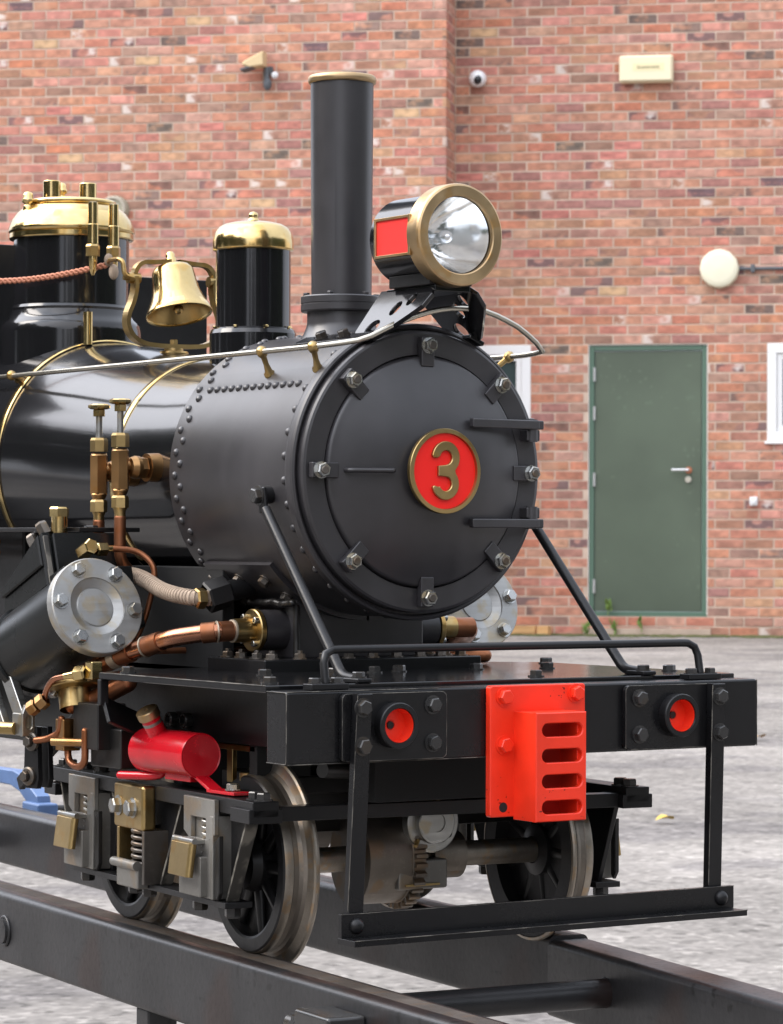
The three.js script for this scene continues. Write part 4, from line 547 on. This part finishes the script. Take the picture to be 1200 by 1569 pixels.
// ------------------------------------------------------------------ brick building: axes u along the wall, v up, w out of it
const house = thing('brick_building', 'red and brown brick building with a green door and white windows behind the locomotive', 'building');
house.position.set(13.8055, 0, -17.8096); house.rotation.y = -0.75229; house.updateMatrixWorld();
const atlas = (() => { // 8 x 16 brick faces: clay colour, flecks, salts and soot, no joints
  const cols = 8, rows = 16, w = 1024, h = 1024, d = new Uint8Array(w * h * 4), r = rng(5);
  const base = [[172, 112, 94], [176, 122, 103], [168, 110, 95], [182, 130, 108], [174, 124, 107], [184, 144, 121], [166, 118, 102], [188, 150, 127], [160, 101, 86], [176, 108, 86], [134, 104, 100], [126, 97, 96], [146, 107, 97], [180, 135, 119], [172, 117, 102], [190, 154, 132], [184, 146, 124], [186, 150, 130]];
  for (let j = 0; j < rows; j++) for (let i = 0; i < cols; i++) {
    const c = base[Math.floor(r() * base.length)].map((v, e) => (v * 0.55 + [192, 143, 121][e] * 0.45) * [1.02, 1.0, 0.98][e] * (0.95 + 0.1 * r())), dark = r() < 0.08, salt = r() < 0.09, endS = r() < 0.5 ? 0 : 1, s = Math.floor(r() * 1e5), two = r() < 0.25, c2 = base[Math.floor(r() * base.length)];
    for (let y = 0; y < 64; y++) for (let x = 0; x < 128; x++) {
      const u = x / 128, v = y / 64, n = fbm(u * 0.5, v * 0.25, 8, 4, s), f = hash(x, y, s), big = fbm(u * 0.3, v * 0.15, 8, 3, s + 50);
      let q = c.map((k, e) => k * (0.8 + 0.4 * n) + (f - 0.5) * 16);
      if (two) { const k = smooth(0.45, 0.62, big) * 0.5; q = q.map((k0, e) => k0 * (1 - k) + c2[e] * k); }
      if (dark) { const k = smooth(0.40, 0.58, big) * 0.8; q = [q[0] * (1 - 0.36 * k), q[1] * (1 - 0.26 * k), q[2] * (1 - 0.16 * k)]; }
      if (salt) { const k = smooth(0.35, 0.05, Math.abs(u - (endS ? 0.82 : 0.2))) * smooth(0.45, 0.7, n + 0.12) * 0.85; q = q.map((k0, e) => k0 * (1 - k) + [218, 208, 200][e] * k); }
      const o = ((j * 64 + y) * w + i * 128 + x) * 4; d[o] = clamp(q[0], 0, 255); d[o + 1] = clamp(q[1], 0, 255); d[o + 2] = clamp(q[2], 0, 255); d[o + 3] = 255;
    }
  }
  const t = new THREE.DataTexture(d, w, h, THREE.RGBAFormat); t.magFilter = THREE.LinearFilter; t.minFilter = THREE.LinearMipmapLinearFilter; t.generateMipmaps = true; t.colorSpace = THREE.SRGBColorSpace; t.needsUpdate = true; return t;
})();
const brickMat = mat({ name: 'brick', color: C(0.95, 0.95, 0.95), map: atlas, roughness: 0.92, vertexColors: true }), mortar = mat({ name: 'mortar', color: C(0.68, 0.53, 0.42), map: rep(dull, 1), roughness: 0.95 });
const STEP = 0.45; // the left part of the wall stands forward by this much
const opens = [[-0.399, 0.521, 0.15, 2.25], [-2.05, -0.85, 1.5, 2.25], [0.978, 2.18, 1.5, 2.25]];
const COR = -1.446, L0 = -12, R1 = 11, TOPV = 6.6;
{
  const bk = (u0, u1, v0, v1, w0, w1) => new THREE.BoxGeometry(u1 - u0, v1 - v0, w1 - w0).translate((u0 + u1) / 2, (v0 + v1) / 2, (w0 + w1) / 2), gs = [];
  // backing of mortar, left open at the door and windows
  const us = [COR - 0.002, ...opens.flatMap((o) => [o[0], o[1]]), R1].sort((a, b) => a - b).filter((u) => u >= COR - 0.002);
  for (let i = 0; i + 1 < us.length; i++) { const m = (us[i] + us[i + 1]) / 2, o = opens.find((q) => m > q[0] && m < q[1]); if (!o) gs.push(bk(us[i], us[i + 1], 0, TOPV, -0.3, -0.003)); else { if (o[2] > 0) gs.push(bk(us[i], us[i + 1], 0, o[2], -0.3, -0.003)); gs.push(bk(us[i], us[i + 1], o[3], TOPV, -0.3, -0.003)); } }
  gs.push(bk(L0, COR - 0.003, 0, TOPV, -0.3, STEP - 0.003));
  var wall = solo(house, 'wall', gs, mortar); wall.castShadow = true;
}
{
  const H = 0.075, BL = 0.225, BL2 = 0.205, J2 = 0.0056, rects = []; // [u0, u1, v0, v1, side]
  const cut = (u0, u1, v0, v1, front) => { if (u1 - u0 < 0.03) return; if (front) for (const o of opens) if (u1 > o[0] && u0 < o[1] && v1 > o[2] + 0.01 && v0 < o[3] - 0.01) { if (u0 < o[0] - 0.03) cut(u0, o[0] - 0.004, v0, v1, front); if (u1 > o[1] + 0.03) cut(o[1] + 0.004, u1, v0, v1, front); return; } rects.push([u0, u1, v0, v1, front]); };
  for (let r = 0; r < TOPV / H - 1; r++) {
    const v0 = r * H + J2, v1 = (r + 1) * H - J2, off = (r % 2) * BL / 2;
    for (let u = COR + off - BL / 2; u < R1; u += BL) cut(Math.max(COR + 0.004, u + J2), Math.min(R1, u + BL - J2), v0, v1, 1);
    { let a = COR; cut(a - (r % 2 ? BL2 : BL2 / 2) + J2, a, v0, v1, 0); a -= r % 2 ? BL2 : BL2 / 2; for (; a > L0; a -= BL2) cut(a - BL2 + J2, a - J2, v0, v1, 0); }
    // return face at the corner, alternate half and whole bricks (side 2)
    const e = r % 2 ? 0.1025 : 0.205, m = r % 2 ? 0.325 : 0.44; rects.push([STEP - e, STEP, v0, v1, 3]); rects.push([Math.max(0.004, STEP - m), STEP - e - 2 * J2, v0, v1, 2]); if (r % 2) rects.push([0.004, STEP - m - 2 * J2, v0, v1, 2]);
  }
  const unit = (iu, iv, jit) => { // one brick, 1 x 1 x 0.03, edges eased
    const e = 0.012, f = 0.04, z = 0, zb = -0.002, zz = -0.03, j = () => (GR() - 0.5) * jit;
    const A0 = [e + j() * 0.3, f + j(), z + j() * 0.02], B0 = [1 - e + j() * 0.3, f + j(), z + j() * 0.02], C0 = [1 - e + j() * 0.3, 1 - f + j(), z + j() * 0.02], D0 = [e + j() * 0.3, 1 - f + j(), z + j() * 0.02], a = [0, 0, zb], b = [1, 0, zb], c = [1, 1, zb], d = [0, 1, zb], a2 = [0, 0, zz], b2 = [1, 0, zz], c2 = [1, 1, zz], d2 = [0, 1, zz];
    const pos = [], uv = [], q = (p, r, s, t) => { for (const k of [p, r, s, p, s, t]) { pos.push(...k); uv.push((iu + 0.04 + 0.92 * k[0]) / 8, (iv + 0.06 + 0.88 * k[1]) / 16); } };
    q(A0, B0, C0, D0); q(a, b, B0, A0); q(b, c, C0, B0); q(c, d, D0, C0); q(d, a, A0, D0); q(a2, b2, b, a); q(b2, c2, c, b); q(c2, d2, d, c); q(d2, a2, a, d);
    const g = new THREE.BufferGeometry(); g.setAttribute('position', new THREE.Float32BufferAttribute(pos, 3)); g.setAttribute('uv', new THREE.Float32BufferAttribute(uv, 2)); g.computeVertexNormals();
    g.setAttribute('color', new THREE.Float32BufferAttribute(new Float32Array(pos.length).fill(1), 3)); return g;
  };
  const kinds = []; for (let k = 0; k < 128; k++) kinds.push(unit(k % 8, Math.floor(k / 8), 0.05));
  const eye = camera.position, vp = new THREE.Matrix4().multiplyMatrices(camera.projectionMatrix, camera.matrixWorldInverse);
  const list = rects.map(([u0, u1, v0, v1, s]) => {
    const w = s === 0 ? STEP : 0, k = Math.floor(GR() * 128), proud = (GR() - 0.5) * 0.004;
    const m = new THREE.Matrix4();
    if (s < 2) m.makeScale(u1 - u0, v1 - v0, 1).setPosition(u0, v0, w + proud);
    else m.makeRotationY(Math.PI / 2).multiply(new THREE.Matrix4().makeScale(u1 - u0, v1 - v0, 1)).setPosition(COR + (s === 3 ? 0 : 0) + proud, v0, u1); // runs from u1 back into the wall
    const c = V((s < 2 ? (u0 + u1) / 2 : COR), (v0 + v1) / 2, s < 2 ? w : (u0 + u1) / 2).applyMatrix4(house.matrixWorld), n = c.clone().applyMatrix4(vp), x = (n.x + 1) * 600, y = (1 - n.y) * 784.5;
    const seen = x > 0 && x < 1200 && y > 0 && y < 1569 && !(y > 500 && x < 830) && !(x > 470 && x < 580 && y > 110) && !(x > 570 && x < 780 && y > 285 && y < 500);
    return { m, k, s, seen, d: c.distanceTo(eye), u1, u0, v: (v0 + v1) / 2 };
  });
  const near = new Set(list.filter((b) => b.seen && b.s === 1 && b.u1 - b.u0 > 0.09).sort((a, b) => a.d - b.d).slice(0, 298));
  for (const b of near) { const o = new THREE.Mesh(kinds[b.k], brickMat); o.name = 'brick'; o.applyMatrix4(b.m); o.castShadow = o.receiveShadow = true; wall.add(o); }
  const rest = list.filter((b) => !near.has(b)).map((b) => { const g = kinds[b.k].clone().applyMatrix4(b.m), c = g.attributes.color, pale = b.s === 0 ? 1.07 : 1, t = 0.94 + GR() * 0.12; for (let i = 0; i < c.count; i++) c.setXYZ(i, t * pale, t * pale, t * pale); return g; });
  const o = new THREE.Mesh(mergeGeometries(rest), brickMat); o.name = 'bricks'; o.userData.kind = 'stuff'; o.castShadow = o.receiveShadow = true; wall.add(o);
}
const bx = (u0, u1, v0, v1, w0, w1, r = 0.004) => new RoundedBoxGeometry(u1 - u0, v1 - v0, w1 - w0, 2, Math.min(r, (u1 - u0) / 2.2, (v1 - v0) / 2.2, (w1 - w0) / 2.2)).translate((u0 + u1) / 2, (v0 + v1) / 2, (w0 + w1) / 2);
{
  const green = mat({ name: 'door_paint', color: C(0.108, 0.142, 0.098), map: rep(dull, 0.35), roughness: 0.5, roughnessMap: rep(grime, 0.3) }), dgreen = mat({ name: 'door_frame_paint', color: C(0.085, 0.15, 0.105), roughness: 0.5 });
  const white = mat({ name: 'white_upvc', color: C(0.80, 0.80, 0.79), roughness: 0.35 }), alu = mat({ name: 'satin_aluminium', color: C(0.72, 0.72, 0.72), metalness: 0.9, roughness: 0.35 }), sill = mat({ name: 'pale_mastic', color: C(0.78, 0.77, 0.74), roughness: 0.8 });
  const door = solo(house, 'door', [bx(-0.352, 0.474, 0.19, 2.2, -0.075, -0.03)], green); door.userData.label = 'plain grey green steel door';
  solo(door, 'frame', [bx(-0.394, -0.356, 0.17, 2.244, -0.09, -0.018), bx(0.478, 0.516, 0.17, 2.244, -0.09, -0.018), bx(-0.356, 0.478, 2.204, 2.244, -0.09, -0.018)], dgreen);
  solo(door, 'seal', [bx(-0.402, -0.394, 0.16, 2.25, -0.09, -0.006), bx(0.516, 0.526, 0.16, 2.25, -0.09, -0.006), bx(-0.394, 0.516, 2.244, 2.252, -0.09, -0.006)], sill);
  solo(door, 'threshold', [bx(-0.4, 0.52, 0.148, 0.186, -0.2, -0.012)], dgreen);
  for (const v of [2.02, 1.72, 1.206, 0.382]) solo(door, 'hinge', [new THREE.CylinderGeometry(0.011, 0.011, 0.105, 12).translate(-0.354, v, -0.018)], alu);
  const hd = solo(door, 'handle', [new THREE.CylinderGeometry(0.026, 0.026, 0.012, 24).rotateX(Math.PI / 2).translate(0.375, 1.279, -0.024)], mat({ name: 'copper_rose', color: C(0.45, 0.17, 0.09), metalness: 0.7, roughness: 0.45 }));
  solo(hd, 'lever', [new THREE.CapsuleGeometry(0.010, 0.12, 6, 12).rotateZ(Math.PI / 2).translate(0.315, 1.28, 0.03), new THREE.CylinderGeometry(0.009, 0.009, 0.06, 12).rotateX(Math.PI / 2).translate(0.375, 1.279, 0.004)], alu);
  solo(door, 'lock', [new THREE.CylinderGeometry(0.024, 0.024, 0.014, 24).rotateX(Math.PI / 2).translate(0.372, 1.207, -0.022)], mat({ name: 'nickel', color: C(0.66, 0.62, 0.52), metalness: 0.9, roughness: 0.35 }));
  solo(house, 'step', [bx(-0.43, 0.55, 0.0, 0.06, -0.002, 0.012)], mortar);
  const pane = mat({ name: 'window_glass', color: C(0.05, 0.07, 0.07), roughness: 0.04, specularIntensity: 1 });
  for (const [a, b, c, d] of opens.slice(1)) {
    const w = solo(house, 'window', [bx(a, b, d - 0.075, d, -0.09, 0.004), bx(a, b, c + 0.0, c + 0.075, -0.09, 0.004), bx(a, a + 0.07, c + 0.075, d - 0.075, -0.09, 0.004), bx(b - 0.07, b, c + 0.075, d - 0.075, -0.09, 0.004)], white);
    const mid = (a + b) / 2;
    solo(w, 'sash', [bx(a + 0.072, a + 0.115, c + 0.077, d - 0.077, -0.08, -0.012), bx(b - 0.115, b - 0.072, c + 0.077, d - 0.077, -0.08, -0.012), bx(a + 0.115, b - 0.115, c + 0.077, c + 0.12, -0.08, -0.012), bx(a + 0.115, b - 0.115, d - 0.12, d - 0.077, -0.08, -0.012), bx(mid - 0.03, mid + 0.03, c + 0.12, d - 0.12, -0.08, -0.012)], white);
    solo(w, 'pane', [bx(a + 0.115, mid - 0.03, c + 0.12, d - 0.12, -0.05, -0.04), bx(mid + 0.03, b - 0.115, c + 0.12, d - 0.12, -0.05, -0.04)], pane);
    solo(w, 'sill', [bx(a - 0.02, b + 0.02, c - 0.022, c - 0.001, -0.09, 0.03)], white);
  }
}
// ------------------------------------------------------------------ things fixed to the wall
function onWall(name, label, category, u, v, w, group) { const o = thing(name, label, category, group); o.position.copy(V(u, v, w).applyMatrix4(house.matrixWorld)); o.rotation.y = house.rotation.y; return o; }
const cream = mat({ name: 'cream_plastic', color: C(0.80, 0.72, 0.50), roughness: 0.45 }), paint = mat({ name: 'pale_cream', color: C(0.80, 0.76, 0.58), roughness: 0.5 }), wht = mat({ name: 'white_plastic', color: C(0.78, 0.79, 0.80), roughness: 0.35 }), blk = mat({ name: 'black_lens', color: C(0.012, 0.012, 0.014), roughness: 0.15 }), grey = mat({ name: 'grey_plastic', color: C(0.10, 0.11, 0.12), roughness: 0.6 });
{
  const cam = onWall('security_camera', 'white dome security camera high on the wall right of the brick corner', 'security camera', -1.265, 4.318, 0.004);
  solo(cam, 'base', [new THREE.CylinderGeometry(0.062, 0.066, 0.05, 32).rotateX(Math.PI / 2).translate(0, 0.01, 0.025)], wht);
  solo(cam, 'ball', [new THREE.SphereGeometry(0.066, 32, 20).translate(0.004, 0, 0.075)], wht);
  const dir = V(0.05, -0.04, 1).normalize(); solo(cam, 'lens', [new THREE.SphereGeometry(0.034, 24, 16).scale(1, 1.15, 0.7).translate(0.012, -0.012, 0.122)], blk);
  const al = onWall('alarm_box', 'cream rectangular alarm box with small dark lettering, high on the wall', 'alarm box', 0.05, 4.366, 0.004);
  solo(al, 'housing', [bx(-0.208, 0.208, -0.105, 0.105, 0, 0.085, 0.02)], cream);
  solo(al, 'cover', [bx(-0.196, 0.196, -0.094, 0.094, 0.08, 0.096, 0.012)], cream);
  const cv = document.createElement('canvas'); cv.width = 512; cv.height = 128; const c = cv.getContext('2d'); c.fillStyle = '#e9dcae'; c.fillRect(0, 0, 512, 128); c.fillStyle = '#4a4030'; c.font = 'bold 74px sans-serif'; c.textAlign = 'center'; c.fillText('Scantronic', 256, 92);
  const tx = new THREE.CanvasTexture(cv); tx.colorSpace = THREE.SRGBColorSpace; const pl = new THREE.Mesh(new THREE.PlaneGeometry(0.24, 0.06).translate(0.02, 0.01, 0.0975), mat({ name: 'printed_name', map: tx, roughness: 0.5 })); pl.name = 'lettering'; al.add(pl);
  const rl = onWall('bulkhead_light', 'round cream bulkhead light on the wall right of centre with a dark conduit', 'wall light', 0.612, 2.822, 0.004);
  solo(rl, 'base', [new THREE.CylinderGeometry(0.15, 0.152, 0.05, 12).rotateX(Math.PI / 2).translate(0, 0, 0.025)], paint);
  solo(rl, 'diffuser', [new THREE.LatheGeometry([[0.146, 0.048], [0.146, 0.062], [0.136, 0.074], [0.1, 0.082], [0.0001, 0.086]].map((p) => new THREE.Vector2(...p)), 40).rotateX(Math.PI / 2)], paint);
  solo(rl, 'conduit', [new THREE.CylinderGeometry(0.013, 0.013, 4.5, 12).rotateZ(Math.PI / 2).translate(0.15 + 2.25, 0.0, 0.018)], grey);
  for (const u of [0.255, 1.2, 2.2]) solo(rl, 'clip', [bx(u - 0.016, u + 0.016, -0.032, 0.032, 0, 0.036, 0.006)], grey);
  const r2 = onWall('round_vent', 'round grey green wall fitting just behind the tall brass dome', 'wall fitting', -4.06, 3.30, STEP + 0.004);
  solo(r2, 'disc', [new THREE.CylinderGeometry(0.105, 0.115, 0.06, 32).rotateX(Math.PI / 2).translate(0, 0, 0.03)], mat({ name: 'grey_green', color: C(0.36, 0.34, 0.25), roughness: 0.7 }));
  solo(r2, 'rim', [new THREE.TorusGeometry(0.09, 0.016, 8, 32).translate(0, 0, 0.058)], mat({ name: 'grey_rim', color: C(0.42, 0.38, 0.30), roughness: 0.7 }));
  const fl = onWall('floodlight', 'tan wedge-shaped floodlight on a black arm high on the left wall', 'floodlight', -2.873, 4.36, STEP + 0.004);
  const tan = mat({ name: 'tan_housing', color: C(0.66, 0.50, 0.28), roughness: 0.6 });
  solo(fl, 'housing', [plate(shape([[0, 0.055], [0, -0.055], [-0.11, -0.07], [-0.17, -0.045], [-0.15, -0.02]]), 0.15, 0.008).translate(0.03, 0.075, 0.03)], tan);
  solo(fl, 'lamp_front', [place(bx(-0.085, 0.085, -0.008, 0.008, 0.035, 0.175), [1, 0.28, 0], [-0.28, 1, 0], [-0.07, 0.012, 0])], grey);
  solo(fl, 'arm', [new THREE.CylinderGeometry(0.02, 0.024, 0.12, 14).translate(0.035, -0.045, 0.06), new THREE.SphereGeometry(0.034, 16, 12).scale(1, 1.5, 1).translate(0.04, -0.11, 0.06), bx(0.0, 0.075, -0.03, 0.03, 0, 0.03)], grey);
  solo(fl, 'sensor', [new THREE.SphereGeometry(0.028, 16, 12).translate(0.1, -0.045, 0.07)], wht);
  const ps = onWall('outdoor_socket', 'small white cable outlet on the wall right of the green door', 'wall outlet', 0.876, 1.039, 0.004);
  solo(ps, 'box', [bx(-0.03, 0.03, -0.035, 0.035, 0, 0.035, 0.008)], wht); solo(ps, 'cap', [new THREE.CylinderGeometry(0.018, 0.02, 0.03, 16).rotateX(Math.PI / 2).translate(0, 0, 0.045)], wht);
}
// ------------------------------------------------------------------ on the ground
const G2 = (u, w) => V(u, 0, w).applyMatrix4(house.matrixWorld);
{
  const wood = tex(256, 256, (x, y) => { const v = vnoise(x * 4, y * 60, 4, 60, 3), a = fbm(x, y, 4, 4, 5); return [205 + 40 * (v - 0.5) + 50 * (a - 0.5), 160 + 40 * (v - 0.5) + 45 * (a - 0.5), 108 + 30 * (v - 0.5) + 30 * (a - 0.5)]; }, true), wm = mat({ name: 'sawn_timber', map: wood, roughness: 0.85 });
  for (const [u0, u1, w, y, ly] of [[-1.46, -0.79, 0.10, 0.02, 'long sawn timber plank lying at the foot of the brick wall'], [-0.77, -0.68, 0.12, -0.2, 'short sawn timber offcut beside the long plank at the wall foot']]) {
    const t = thing('timber_plank', ly, 'plank'); t.position.copy(G2((u0 + u1) / 2, w)); t.rotation.y = house.rotation.y + y;
    const b = solo(t, 'board', [bx(-(u1 - u0) / 2, (u1 - u0) / 2, 0.004, 0.075, -0.04, 0.04, 0.004)], wm); }
  const moss = mat({ name: 'moss', color: C(0.10, 0.11, 0.035), map: rep(dull, 3), roughness: 1 }), mg = []; const r = rng(31);
  for (let k = 0; k < 420; k++) { const u = -1.4 + r() * 6, s = 0.015 + r() * 0.05; mg.push(new THREE.SphereGeometry(1, 6, 4, 0, 6.3, 0, 1.57).scale(s * 1.6, 0.008 + s * 0.15, s).rotateY(r() * 3).translate(u, 0, 0.01 + Math.pow(r(), 2) * 0.28)); }
  const mo = solo(scene, 'moss', mg, moss); mo.position.copy(house.position); mo.rotation.y = house.rotation.y; tag(mo, 'green and brown moss along the foot of the brick wall', 'moss', null, 'stuff');
  const leafM = mat({ name: 'weed_leaf', color: C(0.17, 0.27, 0.06), roughness: 0.6, side: THREE.DoubleSide }), leaf = (l, w) => { const g = new THREE.PlaneGeometry(w, l, 2, 4).translate(0, l / 2, 0), p = g.attributes.position; for (let i = 0; i < p.count; i++) { const t = p.getY(i) / l; p.setX(i, p.getX(i) * Math.sin(Math.PI * Math.min(1, 0.15 + t * 0.85)) ); p.setZ(i, -t * t * l * 0.35 + Math.abs(p.getX(i)) * 0.4); } g.computeVertexNormals(); return g; };
  const weeds = [[-0.24, 0.03, 0.16, 'small green weed growing against the wall below the left side of the door'], [-0.19, 0.02, 0.0, 'green weed sprouting from the ground beneath the door'], [-0.40, 0.05, 0.0, 'low green weed at the wall foot left of the door'], [0.02, 0.03, 0.03, 'tiny green weed under the middle of the door']];
  weeds.forEach(([u, w, y, l], k) => { const t = thing('weed_plant', l, 'weed'); t.position.copy(G2(u, w)); t.position.y = y; const n = k === 3 ? 5 : 11; solo(t, 'stem', [new THREE.CylinderGeometry(0.003, 0.004, 0.08, 6).translate(0, 0.04, 0)], leafM); for (let i = 0; i < n; i++) { const g = leaf(0.035 + r() * 0.035, 0.02 + r() * 0.014).rotateX(0.3 + r() * 0.9).rotateY(r() * 6.3).translate((r() - 0.5) * 0.03, 0.01 + r() * 0.08, (r() - 0.5) * 0.03); solo(t, 'leaf', [g], leafM, 0.1); } });
  const lm = [[0.62, 0.42, 0.08], [0.5, 0.3, 0.12]].map((q) => mat({ name: 'fallen_leaf', color: C(...q), roughness: 0.7, side: THREE.DoubleSide }));
  for (const [x, z, s, k, l] of [[4.12, -5.11, 0.022, 0, 'yellow fallen leaf on the asphalt between the red coupler and the right pilot post'], [6.5, -7.6, 0.03, 1, 'brown fallen leaf on the asphalt right of the pilot post'], [3.95, -5.55, 0.02, 1, 'small brown fallen leaf beyond the yellow leaf on the asphalt']]) { const g = leaf(s * 2.2, s * 2).rotateX(-1.25).rotateY(0.6 + x * 0.2); const o = solo(scene, numbered('fallen_leaf'), [g.translate(0, 0.012, 0)], lm[k], 0.1); o.position.set(x, 0, z); tag(o, l, 'leaf'); }
  // blue clamp beyond the far beam at the left
  const blue = mat({ name: 'blue_paint', color: C(0.09, 0.17, 0.36), map: rep(dull, 1), roughness: 0.45 }), bl = thing('beam_clamp', 'blue painted steel clamp with a dark rod beyond the far track beam', 'clamp');
  bl.position.y = 0.462 + RAIL / 1000; const bp = (n, g, m, p = bl) => part(p, n, bog(Array.isArray(g) ? J(g) : g), m);
  const arm = bp('arched_arm', plate(shape([[-1010, 72], [-1010, 84], [-960, 85], [-922, 85.6], [-905, 83], [-868, 68], [-866, 60], [-888, 60], [-908, 69], [-930, 73], [-960, 73]]), 12, 0.8).rotateY(-Math.PI / 2).translate(122, 0, 0), blue);
  bp('clamp_foot', [box(105, 123, 44, 63, -889, -852, 2), box(105, 112, 16, 48, -884, -858, 1)], blue, arm);
  bp('clamp_rod', rod([122, 57, -868], [300, 57, -868], 3.4, 3.4, 20), M.oily, arm);
}
{ // trees out of view that the polished paint reflects
  const tr = rng(77), geo = new THREE.PlaneGeometry(0.55, 0.4), tm = mat({ name: 'tree_leaves', color: C(0.035, 0.055, 0.022), roughness: 0.9, side: THREE.DoubleSide });
  const spots = []; for (let k = 0; k < 13; k++) spots.push([-9 - k * 1.6 + tr() * 2, -24 + k * 3.6, 8 + tr() * 3.5]); for (let k = 0; k < 12; k++) spots.push([-40 + k * 7 + tr() * 3, 46 + tr() * 5, 5 + tr() * 3]); for (let k = 0; k < 11; k++) spots.push([-12 + k * 4.6 + tr() * 2, 32 - k * 1.9, 8.5 + tr() * 3]);
  const n = 760, im = new THREE.InstancedMesh(geo, tm, spots.length * n), m = new THREE.Matrix4(), q = new THREE.Quaternion(), e = new THREE.Euler(); let i = 0;
  for (const [x, z, h] of spots) for (let k = 0; k < n; k++) { const a = tr() * 6.283, c = Math.acos(2 * tr() - 1), R = 0.55 + 0.45 * Math.cbrt(tr()); e.set(tr() * 6, tr() * 6, tr() * 6); q.setFromEuler(e); m.compose(V(x + 2.6 * R * Math.sin(c) * Math.cos(a), h * 0.53 + h * 0.47 * R * Math.cos(c), z + 2.6 * R * Math.sin(c) * Math.sin(a)), q, V(1.6, 1.6, 1.6)); im.setMatrixAt(i++, m); }
  im.name = 'treeline'; im.castShadow = im.receiveShadow = true; tag(im, 'dark belt of trees around the yard, reflected in the boiler', 'trees', null, 'stuff'); scene.add(im);
}
renderer.render(scene, camera);
